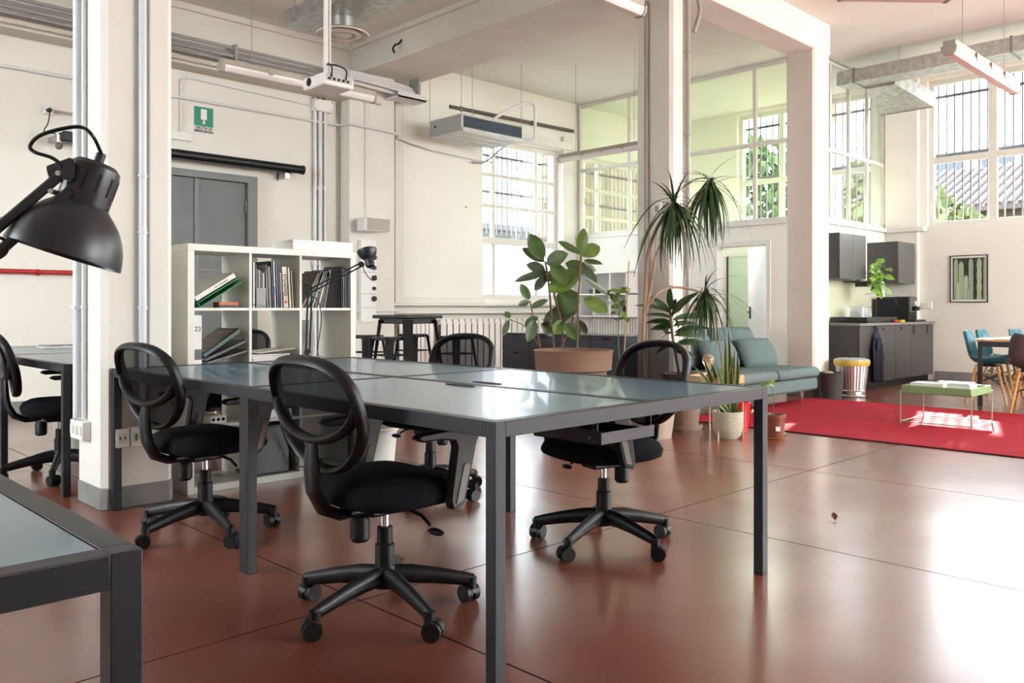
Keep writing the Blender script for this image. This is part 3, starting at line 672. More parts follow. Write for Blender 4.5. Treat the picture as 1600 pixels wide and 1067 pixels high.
# red pipe and socket at far left
RED = pbr('red_pipe_paint', (.42, .012, .012), .4)
tube_thing('fire_pipe', 'red pipe along the back wall left of the first column', 'pipe', [(-1.0,YW-.05,1.415),(3.3,YW-.05,1.42)], .024, RED, [((2.50,YW-.05,1.415),(2.53,YW-.05,1.415))])
sk = thing('wall_socket', 'small wall socket with a plug beside the wall-mounted screen box', 'socket', (2.62, YW, 3.06)); ob('plate', B(-.045,.045,-.04,0,-.045,.045), WHITE, sk, bevel=.006); ob('plug', M().cyl((0,-.08,-.005),(0,-.04,-.005),.022), BLACK, sk)
tube_thing('conduit', 'short grey conduit running right from the wall socket', 'conduit', [(2.66,YW-.02,3.06),(3.6,YW-.02,3.06)], .014, pbr('grey_conduit', (.42,.40,.37), .5))
tb_ = thing('wall_projector', 'black projector bar on a wall bracket left of the first column', 'projector', (2.78, 9.12, 2.76))
ob('body', B(-.12,.75,-.09,.09,-.05,.05), BLACK, tb_, bevel=.01); ob('bracket', M().box(-.16,-.11,.0,.28,-.02,.02).box(-.16,-.12,-.02,.02,-.10,.02), STEEL, tb_); ob('lens_knob', M().ball((-.15,-.05,-.10),(.035,.035,.04)), pbr('grey_knob', (.12,.12,.12),.4), tb_)
ob('silver_strip', B(.02,.6,-.093,-.0905,.012,.024), STEEL, tb_)
ob('cable', M().tube(smooth([(-.16,.20,.28),(-.19,.16,.15),(-.24,.10,.05),(-.16,.02,.03)]), .006, 6), BLACK, tb_)
# roll-up screen
rs = thing('projection_screen', 'long black rolled-up projection screen on the back wall', 'screen', (4.4, 9.22, 2.76))
ob('case', M().tube([(-.85,0,0),(1.01,0,0)], .052, 16), BLACK, rs); ob('end_cap', M().tube([(1.01,0,0),(1.04,0,0)], .057, 16), BLACK, rs); ob('end_cap', M().tube([(-.88,0,0),(-.85,0,0)], .057, 16), BLACK, rs)
ob('bracket', M().box(.78,.84,-.02,.18,-.13,-.05).box(.78,.84,.15,.175,-.14,.05), STEEL, rs); ob('pull_bar', B(-.8,.86,-.02,.02,-.065,-.05), BLACK, rs)
# cable tray with conduits
TRAYM = pbr('tray_grey', (.34, .33, .31), .5, var=.1, scale=10)
ct = thing('cable_tray', 'long grey cable tray with conduits high on the back wall', 'cable tray', (2.5, 9.2, 3.9))
ob('tray_ledge', B(-3.5,4.05,-.08,.19,-.16,-.135), pbr('tray_cream', (.62,.58,.50), .6), ct)
for y_, z_, r_, m_ in ((-.02,.155,.020,TRAYM),(.03,.115,.020,TRAYM),(-.04,.055,.024,TRAYM),(.05,.02,.018,TRAYM),(-.05,-.01,.016,TRAYM),(-.06,-.09,.030,pbr('tray_cream', (.6,.55,.46), .6))):
    ob('conduit_run', M().tube([(-3.5,y_,z_),(3.52,y_,z_)], r_, 8), m_, ct)
for x_ in (.6, 2.0, 3.4): ob('bracket', B(x_,x_+.03,-.08,.19,-.135,.19), TRAYM, ct)
# tray end under the beam: conduits to the pilaster
c2_ = thing('cable_bundle', 'bundle of white conduits crossing under the end of the beam', 'conduit', (6.1, 9.1, 3.95))
for k, (dy, dz) in enumerate(((-.02,.08),(-.06,.03),(-.10,-.02),(-.04,-.06))):
    ob('conduit_run', M().tube(smooth([(-.35,.06+dy,dz+.05),(0,-.02+dy,dz+.03),(.5,-.06+dy,dz),(.95,-.02+dy,dz-.02)]), .022, 8), PVC, c2_)
ob('tray_end', M().box(.55,1.02,-.20,.06,-.12,-.10).box(.55,1.02,-.20,-.19,-.12,-.04), PVC, c2_)
ob('bracket', B(.90,.94,-.18,.02,-.10,.18), TRAYM, c2_)
# junction box with three pipes
jb = thing('junction_box', 'white junction box above three vertical conduits', 'box', (5.79, YW, 3.63)); ob('body', B(-.135,.135,-.09,0,-.075,.075), WHITE, jb, bevel=.008)
for sx in (-.115,.115):
    for sz in (-.055,.055): ob('screw', M().cyl((sx,-.094,sz),(sx,-.088,sz),.008,n=8), MATS['tray_grey'], jb)
for k, x_ in enumerate((5.69, 5.765, 5.84)):
    tube_thing('conduit', ('left','middle','right')[k]+' of the three vertical conduits below the junction box', 'conduit', [(x_,YW-.035,3.56),(x_,YW-.035,.15)], .024 if k != 1 else .028, PVC, [((x_,YW-.035,2.56),(x_,YW-.035,2.60)),((x_,YW-.035,1.6),(x_,YW-.035,1.64))])
    tube_thing('conduit', ('left','middle','right')[k]+' of the three short conduits above the junction box', 'conduit', [(x_,YW-.035,3.70),(x_,YW-.035,3.95)], .022, TRAYM)
tube_thing('conduit', 'thin vertical cable pipe in the corner beside the pilaster', 'conduit', [(6.04,YW-.02,3.9),(6.04,YW-.02,.2)], .010, TRAYM)
tube_thing('conduit', 'thin white cable running down the pilaster to the speaker', 'conduit', [(6.32,9.165,3.8),(6.32,9.165,2.2)], .007, PVC)
# speaker
sp = thing('wall_speaker', 'white wall speaker on the pilaster', 'speaker', (6.34, 9.0, 2.13)); SPR = R(-20)
ob('cabinet', M().prism([(-.20,.10),(-.20,-.06),(-.17,-.10),(.17,-.10),(.20,-.06),(.15,.09)], -.085, .085, 'z'), WHITE, sp, bevel=.01)
ob('grille', M().box(-.172,.172,-.107,-.1005,-.075,.075), pbr('speaker_grille', (.42,.40,.36), .7), sp, bevel=.003); ob('badge', B(-.012,.012,-.109,-.107,-.008,.008), MATS['tray_grey'], sp)
ob('bracket', B(-.05,.05,.09,.18,-.03,.03), WHITE, sp)
# tall socket panel with round industrial sockets
spn = thing('socket_cabinet', 'tall white panel of round industrial sockets behind the folding lamp', 'socket panel', (6.36, 9.14, 1.42))
ob('panel', B(-.14,.10,-.02,.04,-.55,.52), WHITE, spn, bevel=.004)
for k in range(5):
    z_ = .30-k*.135; r_ = (.034,.026,.034,.022,.034)[k]
    s_ = ob('socket', M().cyl((.055,-.05,z_),(.055,-.02,z_),r_,n=16), BLACK, spn); ob('socket_rim', M().tube([(.055+(r_+.006)*math.cos(a),-.024,z_+(r_+.006)*math.sin(a)) for a in [j*math.pi/8 for j in range(16)]], .006, 6, closed=True), PVC, s_)
for z_ in (.37,.10,-.18,-.36): ob('panel_joint', B(-.14,.10,-.0215,-.02,z_,z_+.006), MATS['tray_grey'], spn)
tube_thing('conduit', 'low horizontal conduit at ledge height on the pilaster', 'conduit', [(5.9,9.14,1.02),(6.85,9.14,1.02)], .012, PVC)
# column conduits and sockets
tube_thing('conduit', 'thick pale conduit on the left face of the first column', 'conduit', [(1.515,4.90,ZC-.4),(1.515,4.90,.46)], .026, pbr('blue_white_pvc', (.66,.70,.74), .4), [((1.515,4.90,z),(1.515,4.90,z+.015)) for z in (1.05,1.75)], n=12)
tube_thing('conduit', 'thin pale conduit on the left face of the first column', 'conduit', [(1.525,4.835,ZC-.4),(1.525,4.835,.46)], .012, PVC, [((1.525,4.835,z),(1.525,4.835,z+.02)) for z in (1.05,1.75)])
tube_thing('conduit', 'pale conduit down the front face of the first column', 'conduit', [(1.735,4.575,ZC-.4),(1.735,4.575,.42)], .020, MATS['blue_white_pvc'], [((1.735,4.575,z),(1.735,4.575,z+.012)) for z in (1.05,1.45,1.75)], n=12)
tube_thing('conduit', 'thin grey cable beside the front conduit of the first column', 'conduit', [(1.772,4.585,ZC-.4),(1.772,4.585,.42)], .008, MATS['grey_conduit'])
def sockets(label, loc, axis, n, pitch=.078):
    t = thing('socket_box', label, 'socket', loc)
    for k in range(n):
        if axis == 'y': bb = (-.045, 0, k*-pitch-.036, k*-pitch+.036, -.05, .05)
        else: bb = (k*pitch-.036, k*pitch+.036, -.045, 0, -.05, .05)
        q = ob('box', B(*bb), WHITE, t, bevel=.005)
        if axis == 'y': ob('socket_insert', B(-.049,-.045,k*-pitch-.024,k*-pitch+.024,-.024,.024), pbr('socket_cream', (.70,.69,.62), .5), q)
        else:
            ob('socket_insert', B(k*pitch-.024,k*pitch+.024,-.049,-.045,-.024,.024), pbr('socket_cream', (.70,.69,.62), .5), q)
            if k == 1: ob('green_tag', B(k*pitch-.016,k*pitch-.004,-.051,-.049,-.018,.018), pbr('tag_green', (.02,.35,.05), .5), q)
            for dx in (-.012,.012): ob('slot', B(k*pitch+dx-.003,k*pitch+dx+.003,-.0502,-.049,-.006,.008), MATS['slot_black'], q)
    return t
sockets('white socket boxes on the left face of the first column', (1.54, 4.93, .40), 'y', 3, .062)
sockets('row of socket boxes on the front face of the first column', (1.625, 4.60, .375), 'x', 3)
# column 2 pipes, thermostat
tube_thing('conduit', 'grey conduit with a bend on the left face of the middle column', 'conduit', smooth([(6.58,5.06,3.95),(6.585,5.0,4.0),(6.585,4.90,4.0),(6.585,4.87,3.93),(6.585,4.87,3.6),(6.585,4.87,2.4),(6.585,4.87,.2)]), .020, pbr('taupe_pipe', (.34,.31,.28), .5), n=10)
tube_thing('conduit', 'grey conduit looping over the top of the middle column', 'conduit', smooth([(7.02,4.62,3.75),(7.05,4.57,3.95),(6.98,4.565,4.08),(6.88,4.565,4.09),(6.835,4.565,4.02),(6.835,4.565,3.7),(6.835,4.565,2.0),(6.835,4.565,.2)]), .022, MATS['taupe_pipe'], [((6.835,4.565,z),(6.835,4.565,z+.015)) for z in (1.9,2.7,3.5)], n=10)
th = thing('thermostat', 'small white thermostat on the left face of the middle column', 'thermostat', (6.62, 4.75, 2.0)); ob('case', B(-.03,0,-.045,.045,-.07,.07), WHITE, th, bevel=.006); ob('dial', B(-.033,-.03,-.02,.02,-.03,.03), MATS['tray_grey'], th)

# ------------------------------------------------------------------ ceiling services
TUBE = pbr('tube_diffuser', (.78, .77, .74), .25, spec=.5); LHOUS = pbr('light_housing', (.40, .37, .30), .5)
def batten(label, p, rz, L=1.6, wires=(), zc=ZC, tilt=0):
    t = thing('fluorescent_light', label, 'light', p, rz, 'suspended fluorescent battens')
    ob('housing', B(0,L,-.045,.045,.02,.075), LHOUS, t, bevel=.006)
    ob('diffuser', M().prism([(-.055,.022),(.055,.022),(.05,-.01),(.03,-.035),(-.03,-.035),(-.05,-.01)], .015, L-.015, 'x'), TUBE, t, bevel=.004)
    for x_ in (0, L): ob('end_cap', M().prism([(-.058,.03),(.058,.03),(.052,-.012),(.032,-.038),(-.032,-.038),(-.052,-.012)], x_-.012, x_+.012, 'x'), LHOUS, t, bevel=.003)
    for k in (.28, .5, .72): ob('clip', B(L*k-.02,L*k+.02,-.06,.06,.005,.06), LHOUS, t)
    for x_, zz in ((L*.18, wires[0] if wires else zc), (L*.82, zc)): ob('suspension_wire', M().cyl((x_,0,.07),(x_,0,zz-p[2]), .003, n=6), MATS['tray_grey'], t)
    return t
batten('fluorescent batten hung before the cable tray on the left', (3.32, 7.0, 3.15), 0)
batten('fluorescent batten hung near the middle column, cut by the top edge', (3.22, 3.62, 3.15), 0)
batten('fluorescent batten hung lengthwise before the green glass partition', (8.92, 8.1, 3.17), R(-90))
batten('fluorescent batten hung at upper right before the far window', (6.55, 2.14, 2.93), 0, wires=(4.13,))
batten('fluorescent batten peeking in at the top edge over the kitchen', (5.70, 2.56, 3.22), R(-42), .75)
# duct with round diffuser, top left
du = thing('ventilation_duct', 'galvanised duct with round diffuser at the top left', 'duct', (4.35, 7.3, 3.84))
ob('duct_body', B(-.25,.25,-3.1,0,-.07,.075), GALV, du, bevel=.004)
ob('neck', M().lathe([(.11,-.20),(.11,-.07)], 24, (.05,-.55,0)), GALV, du)
CRM = pbr('diffuser_cream', (.66,.62,.54), .5)
df = ob('round_diffuser', M().lathe([(.09,-.17),(.20,-.19),(.245,-.215),(.24,-.225),(.17,-.20),(.10,-.18)], 32, (.05,-.55,0)), CRM, du)
ob('diffuser_ring', M().lathe([(.165,-.205),(.175,-.225),(.135,-.235),(.11,-.215)], 32, (.05,-.55,0)), CRM, df); ob('diffuser_disc', M().lathe([(0,-.235),(.07,-.235),(.095,-.22),(.04,-.20)], 24, (.05,-.55,0)), CRM, df)
for y_ in (-.2,-1.6): ob('hanger_rod', M().cyl((-.25,y_,.0),(-.25,y_,ZC-3.84),.004,n=6), MATS['tray_grey'], du)
tube_thing('hanging_hook', 'small black hook on the ceiling by the beam', 'hook', smooth([(6.26,8.3,4.35),(6.20,8.29,4.28),(6.14,8.28,4.25),(6.12,8.3,4.2),(6.16,8.32,4.17)]), .012, BLACK)
# projector on a pole
pj = thing('ceiling_projector', 'white projector hanging on a ceiling pole', 'projector', at(511, 134, 7.2), R(0)); PZ = pj.location.z
ob('pole', M().tube([(0,.02,.08),(0,.02,ZC-PZ)], .020, 12).tube([(.04,.02,.10),(.04,.02,ZC-PZ)], .012, 8), WHITE, pj)
ob('body', M().box(-.15,.15,-.19,.15,-.045,.06), WHITE, pj, bevel=.018); ob('rear_panel', B(-.13,.13,-.193,-.19,-.01,.045), pbr('port_panel', (.5,.5,.48), .5), pj)
for k in range(5): ob('port', B(-.11+k*.045,-.085+k*.045,-.195,-.193,.0,.02), MATS['slot_black'], pj)
ob('lens', M().cyl((-.155,.04,.01),(-.14,.04,.01),.035,n=16), BLACK, pj); ob('mount_plate', B(-.06,.06,-.06,.06,.06,.09), STEEL, pj)
for k in (-.08,.06): ob('cable', M().tube(smooth([(0,.0,.18),(k*.6,-.10,.16),(k,-.20,.10),(k,-.195,.02)]), .007, 6), BLACK, pj)
# fan coil unit
fc = thing('fan_coil_unit', 'suspended grey fan coil unit with dark grille near the window', 'fan coil', (7.28, 8.37, 3.50))
ob('casing', M().box(0,1.13,0,.66,-.11,.12), pbr('fan_coil_sheet', (.50,.50,.48), .38, metal=.55, var=.1, scale=10), fc, bevel=.004)
ob('end_panel', B(-.006,0,.03,.63,-.09,.10), pbr('fan_coil_end', (.40,.41,.39), .5), fc); ob('end_knob', M().cyl((-.015,.53,.02),(-.006,.53,.02),.016), BLACK, fc)
gr = ob('grille', B(.04,1.12,-.008,0,-.05,.10), pbr('navy_grille', (.02,.035,.06), .5), fc)
for k in range(5): ob('grille_slat', B(.04,1.12,-.014,-.008,-.04+k*.03,-.034+k*.03), pbr('navy_slat', (.035,.06,.10), .4), gr)
ob('lip', B(0,1.13,-.03,0,-.115,-.065), MATS['fan_coil_sheet'], fc); ob('bottom_ribs', M().box(.05,1.08,.1,.11,-.116,-.11).box(.05,1.08,.3,.31,-.116,-.11).box(.05,1.08,.5,.51,-.116,-.11), MATS['fan_coil_sheet'], fc)
for x_, y_ in ((.0,.0),(.0,.66),(1.12,.0),(.55,.4)): ob('hanger_rod', M().cyl((x_,y_,.1),(x_,y_,ZC-3.5),.004,n=6), MATS['tray_grey'], fc)
tube_thing('pipe', 'white pipe loop rising beside the fan coil unit', 'pipe', smooth([(8.0,8.6,3.64),(8.15,8.5,3.78),(8.45,8.36,3.95),(8.55,8.30,3.95),(8.58,8.28,3.88),(8.58,8.28,3.5),(8.55,8.3,3.45),(8.38,8.45,3.43)]), .022, PVC)
tube_thing('pipe', 'dark iron pipe high on the back wall above the window', 'pipe', [(7.9,YW-.06,3.98),(10.6,YW-.06,4.02)], .028, pbr('iron_brown', (.10,.085,.065), .6, var=.3, scale=20), [((8.1,YW-.06,3.983),(8.14,YW-.06,3.983)),((9.6,YW-.06,4.005),(9.7,YW-.06,4.006))])
tube_thing('pipe', 'thin pipe reaching from the boarded bay to the fan coil', 'pipe', smooth([(8.3,9.3,3.22),(8.45,9.2,3.22),(8.45,8.9,3.34),(8.3,8.6,3.36)]), .014, MATS['grey_conduit'])
# kitchen duct
kd = thing('kitchen_duct', 'galvanised duct under the ceiling at the upper right with a branch', 'duct', (11.3, 4.9, 4.21))
ob('duct_body', B(0,.38,-6.5,.0,-.09,.09), GALV, kd, bevel=.003)
ob('elbow', M().box(0,.38,.02,.22,-.095,.095).box(.05,.33,.22,.26,-.08,.08), GALV, kd, bevel=.003)
for y_ in (-1.9,-3.8,.0): ob('flange', M().box(-.012,.392,y_-.012,y_+.012,-.102,.102), pbr('galv_dark', (.25,.25,.24), .5, metal=.7), kd)
ob('branch', M().hexa([(.38,-.40,-.12),(1.15,-.62,-.33),(1.15,.10,-.33),(.38,-.0,-.12)], [(.38,-.40,.06),(1.15,-.62,-.12),(1.15,.10,-.12),(.38,-.0,.06)]), GALV, kd); ob('outlet', B(1.15,1.20,-.62,.10,-.335,-.115), MATS['galv_dark'], kd)
for y_ in (-.6,-2.8): ob('hanger_rod', M().cyl((.0,y_,.0),(.0,y_,ZC-4.21),.004,n=6), MATS['tray_grey'], kd)
# radiators
RADM = pbr('radiator_enamel', (.78, .75, .69), .35)
def radiator(label, loc, rz, n, pitch, z0=.12, z1=.90):
    t = thing('radiator', label, 'radiator', loc, rz); h = z1-z0
    me = M().box(-pitch*.40,pitch*.40,-.07,.0,z0+.05,z1-.05).cyl((0,-.035,z0+.05),(0,-.035,z0+.1),pitch*.35,n=8).box(-pitch*.40,pitch*.40,-.055,-.015,z0,z1).mesh('section')
    for k in range(n): ob('section', me, RADM, t, (k*pitch, 0, 0), bevel=.004)
    ob('header_pipe', M().tube([(-pitch*.5,-.035,z1-.06),(n*pitch-pitch*.5,-.035,z1-.06)], .02, 8).tube([(-pitch*.5,-.035,z0+.06),(n*pitch-pitch*.5,-.035,z0+.06)], .02, 8), RADM, t)
    for x_ in (0, (n-1)*pitch): ob('foot', B(x_-.02,x_+.02,-.06,-.01,0,z0), RADM, t)
    return t
radiator('narrow white radiator below the boarded bay behind the bar table', (6.95, 9.30, 0), 0, 8, .075)
radiator('long white radiator under the back window', (7.70, 9.30, 0), 0, 21, .118)
radiator('white radiator below the cubby shelf on the partition', (10.66, 9.0, 0), R(-90), 26, .055)
pp = struct(ob('trim_10', B(7.55,7.60,9.33,9.39,0,.98), pbr('pinkish_post', (.70,.60,.55), .6)))

# ------------------------------------------------------------------ lounge
def fl3(px, d): p = at(px, 482, d); return Vector((p.x, p.y, 0))
RUGM = pbr('red_rug_pile', (.37, .018, .034), .95, var=.15, scale=4, bump=.6, bscale=220, spec=.15)
rug = thing('rug', 'large red rug under the green tray table', 'rug', (8.05, 2.4, 0)); ob('pile', B(-1.35,1.35,-3.4,2.18,.001,.012), RUGM, rug, bevel=.003); ob('edge_binding', M().box(-1.362,-1.35,-3.41,2.19,.001,.010).box(1.35,1.362,-3.41,2.19,.001,.010).box(-1.35,1.35,2.18,2.19,.001,.010), pbr('rug_edge', (.09,.005,.012), .9), rug)
RZ = .012
SOFM = pbr('teal_grey_fabric', (.135, .185, .180), .95, var=.07, scale=7, bump=.35, bscale=90, spec=.2)
sf = thing('sofa', 'low teal-grey two-seat sofa on slim legs between the columns', 'sofa', (7.22, 4.35, RZ))
SL = 1.88
ob('base', B(0,SL,.0,.98,.13,.27), SOFM, sf, bevel=.03)
def cushion(name, parent, loc, size, rot=(0,0,0), puff=.5, mat=None):
    """pillow with pinched edges"""
    sx, sy, sz = size; m = M()
    def pt(u, v, sgn):
        a, b = 2*u-1, 2*v-1; e = max(0, (1-abs(a)**2.6)*(1-abs(b)**2.6))**.42
        wr = .004*math.sin(9*a+3*b)*e
        return (a*sx/2*(1-.05*(abs(b))**3), b*sy/2*(1-.05*(abs(a))**3), sgn*(sz*.5*(e*(1-.12)+.12)+wr))
    n = 12
    m.grid(lambda u, v: pt(u, v, 1), n, n); m.grid(lambda u, v: pt(u, v, -1), n, n)
    k = (n+1)*(n+1); idx = lambda i, j: i*(n+1)+j
    rim = [idx(i,0) for i in range(n)]+[idx(n,j) for j in range(n)]+[idx(i,n) for i in range(n,0,-1)]+[idx(0,j) for j in range(n,0,-1)]
    m.f += [(rim[i], rim[(i+1)%len(rim)], k+rim[(i+1)%len(rim)], k+rim[i]) for i in range(len(rim))]
    return ob(name, m, mat or SOFM, parent, loc, rot, sharp=70)
for k in range(2): ob('seat_cushion', B(.0+k*.945,.935+k*.945,-.03,.98,.275,.385), SOFM, sf, bevel=.045, seg=4)
for x_, y_ in ((.14,.10),(1.70,.10),(.14,.88),(1.70,.88)): ob('leg', M().cyl((x_,y_,0),(x_,y_,.14),.012,.016,10), CHROME, sf)
ob('backrest_frame', B(0,1.86,.93,1.0,.2,.56), SOFM, sf, bevel=.02)
PIL = pbr('teal_grey_cushion', (.125, .175, .172), .95, var=.07, scale=9, bump=.3, bscale=90, spec=.2)
def pillow(label, x_, y_, z_, size, tilt, rz=0, rx=0):
    t = thing('cushion', label, 'cushion', (7.22+x_, 4.35+y_, RZ+z_), 0, 'sofa cushions'); cushion('cover', t, (0,0,0), size, (R(90)-tilt, rx, rz), mat=PIL); return t
pillow('large back cushion at the right end of the sofa', 1.40, .80, .60, (.82,.46,.24), R(14), rz=R(-4))
pillow('large back cushion at the left end of the sofa', .52, .80, .59, (.80,.45,.24), R(14), rz=R(3))
pillow('small rectangular cushion leaning before the right back cushion', 1.50, .55, .53, (.62,.36,.20), R(24), rz=R(-6))
pillow('small rectangular cushion leaning before the left back cushion', .72, .55, .53, (.64,.36,.20), R(24), rz=R(4))
# tray table
GT = pbr('green_tray_lacquer', (.20, .34, .13), .4); GL = pbr('green_grey_wire', (.30, .36, .26), .4)
cx0, cx1, cy0, cy1 = 7.88, 8.43, 2.40, 2.98
ctb = thing('coffee_table', 'green tray table on thin wire legs standing on the red rug', 'table', ((cx0+cx1)/2, (cy0+cy1)/2, RZ)); hx, hy = (cx1-cx0)/2, (cy1-cy0)/2
ob('tray', M().box(-hx,hx,-hy,hy,.28,.288).box(-hx,-hx+.012,-hy,hy,.28,.345).box(hx-.012,hx,-hy,hy,.28,.345).box(-hx+.012,hx-.012,-hy,-hy+.012,.28,.345).box(-hx+.012,hx-.012,hy-.012,hy,.28,.345), GT, ctb, bevel=.003)
for sx in (-1,1):
    for sy in (-1,1): ob('leg', M().cyl((sx*(hx+.006),sy*(hy+.006),0),(sx*(hx+.006),sy*(hy+.006),.30),.006,n=8), GL, ctb)
    ob('floor_rail', M().cyl((sx*(hx+.006),-hy,.02),(sx*(hx+.006),hy,.02),.005,n=6), GL, ctb)
    ob('floor_rail', M().cyl((-hx,sx*(hy+.006),.02),(hx,sx*(hy+.006),.02),.005,n=6), GL, ctb)
mags = [(-.10,.10,0,.30,.24,.050,(.42,.44,.36),'stack of thick grey magazines at the left on the tray table'),(.02,-.08,0,.32,.26,.040,(.36,.34,.30),'lower magazine of the front pile on the tray table'),(.03,-.07,.0405,.30,.25,.030,(.30,.32,.34),'middle magazine of the front pile on the tray table'),(-.11,.10,.0505,.28,.22,.030,(.62,.66,.72),'pale blue magazine topping the left pile'),(.04,-.06,.071,.29,.22,.014,(.55,.60,.68),'white-blue magazine topping the front pile')]
for mx_, my_, mz_, a_, b_, th_, cc, lb in mags:
    t = thing('magazine', lb, 'magazine', (ctb.location.x+mx_, ctb.location.y+my_, RZ+.2885+mz_+.0), R(4), 'magazines on the tray table'); ob('cover', M().box(-b_/2,b_/2,-a_/2,a_/2,0,.002).box(-b_/2,b_/2,-a_/2,a_/2,th_-.002,th_), pbr('mag_%d' % int(mz_*1e4+mx_*1e3), cc, .35), t); ob('pages', B(-b_/2+.003,b_/2-.003,-a_/2+.003,a_/2-.003,.002,th_-.002), PAPER, t)
# side table with bulb lamp
st_ = fl3(1115, 7.0)
stt = thing('side_table', 'small pale wooden tray table with thin legs beside the sofa', 'table', st_, R(0)); H_ = .50
ob('tray', M().box(-.20,.20,-.17,.17,H_-.07,H_-.055).box(-.20,-.188,-.17,.17,H_-.055,H_).box(.188,.20,-.17,.17,H_-.055,H_).box(-.188,.188,-.17,-.158,H_-.055,H_).box(-.188,.188,.158,.17,H_-.055,H_), WOOD, stt, bevel=.003)
for sx in (-1,1):
    for sy in (-1,1): ob('leg', M().cyl((sx*.19,sy*.16,0),(sx*.19,sy*.16,H_-.06),.008,n=8), pbr('copper_leg', (.55,.36,.25), .35, metal=.6), stt)
bl = thing('bulb_lamp', 'clear filament bulb lamp on a black socket on the wooden side table', 'lamp', st_+Vector((-.05,.02,H_-.055)))
ob('socket', M().lathe([(.035,0),(.035,.012),(.018,.016),(.018,.055),(.015,.06)], 16), BLACK, bl)
ob('bulb_neck', M().lathe([(.015,.058),(.016,.085),(.020,.10)], 16), pbr('bulb_glass_lower', (.85,.85,.82), .05, trans=.9), bl)
ob('bulb', M().lathe([(.020,.10),(.030,.125),(.046,.155),(.050,.18),(.044,.205),(.028,.222),(.0,.228)], 24), pbr('amber_glass', (.75,.60,.42), .08, trans=.75), bl)
# ------------------------------------------------------------------ plants
LEAFD = pbr('leaf_dark_green', (.030, .075, .022), .38, var=.25, scale=12); LEAFM = pbr('leaf_fig_green', (.085, .150, .040), .42, var=.25, scale=10)
LEAFL = pbr('leaf_light_green', (.16, .26, .05), .42, var=.2, scale=14); BARK = pbr('brown_stem', (.20, .12, .07), .8, var=.3, scale=30); SOIL = pbr('soil', (.05, .035, .025), .95, var=.4, scale=40)
def leafmesh(L, W, shape='ov', droop=.25, fold=.18, n=8):
    m = M(); vs_ = []
    for i in range(n+1):
        t = i/n
        if shape == 'fig': w_ = W*.5*(math.sin(math.pi*t**.75)**.7)*(.62+.5*t) if 0 < t < 1 else .0
        elif shape == 'strap': w_ = W*.5*min(1, .35+3*t)*(1-t**2.2)**.8 if t < 1 else 0
        else: w_ = W*.5*math.sin(math.pi*t**.85)**.9 if 0 < t < 1 else 0
        w_ = max(w_, .002)
        x = L*t*(1-.12*droop*t); z = -droop*L*t*t
        for s_ in (-1, -.5, 0, .5, 1): vs_.append((x, s_*w_, z+abs(s_)*w_*fold*2*(1 if shape != 'strap' else .6)+(.03*W*math.sin(9*t) if abs(s_) == 1 else 0)))
    m.add(vs_, [(i*5+k, (i+1)*5+k, (i+1)*5+k+1, i*5+k+1) for i in range(n) for k in range(4)])
    return m
def put_leaf(me, mat, parent, base, d, nrm, name='leaf', scale=1):
    d = Vector(d).normalized(); z = Vector(nrm); z = (z-d*z.dot(d)); z = z.normalized() if z.length > 1e-4 else d.orthogonal().normalized(); y = z.cross(d)
    if not me.materials: me.materials.append(mat)
    o = bpy.data.objects.new(name, me); COL.objects.link(o); o.parent = parent
    o.matrix_local = Matrix.Translation(base) @ Matrix((d, y, z)).transposed().to_4x4() @ Matrix.Scale(scale, 4); return o
def pot(t, rt, rb, h, mat, rim=.012, z0=0, thick=.012, prof=None):
    ob('pot', M().lathe([(0,z0),(rb,z0),(rb+(rt-rb)*.55,z0+h*.6),(rt,z0+h-rim*2),(rt+rim*.6,z0+h-rim*2),(rt+rim*.6,z0+h),(rt-thick,z0+h),(rt-thick*1.6,z0+h*.85),(0,z0+h*.85)], 32), mat, t)
    ob('soil', M().lathe([(0,z0+h*.875),(rt*.7,z0+h*.88),(rt-thick*1.2,z0+h*.865)], 24), SOIL, t)
# fiddle-leaf fig in the big planter
DP = 7.45
fp = thing('planter', 'big brown oval planter with a fiddle-leaf fig behind the big desk', 'planter', fl3(896, DP))
TERR = pbr('brown_planter', (.27, .155, .105), .6, var=.05, scale=6)
ob('pot', M().lathe([(0,0),(.24,0),(.27,.30),(.295,.50),(.335,.515),(.345,.66),(.355,.685),(.335,.69),(.325,.665),(.315,.60),(0,.60)], 40), TERR, fp)
ob('soil', M().lathe([(0,.63),(.2,.635),(.32,.62)], 24), SOIL, fp)
D = fp.location.copy()
stems = [([at(866,545,DP),at(862,500,DP),at(858,450,DP),at(852,408,DP)], .010), ([at(880,545,DP),at(878,505,DP),at(868,470,DP),at(860,430,DP)], .009), ([at(902,545,DP-.1),at(903,480,DP-.1),at(906,430,DP-.1),at(908,396,DP-.1)], .010), ([at(875,545,DP+.1),at(890,515,DP+.1),at(898,480,DP+.1)], .008),([at(845,545,DP),at(838,515,DP),at(828,470,DP)], .007),([at(842,540,DP),at(820,510,DP),at(795,499,DP)], .004)]
for p_, r_ in stems: ob('stem', M().tube([q-D for q in smooth(p_)], r_, 6), BARK, fp)
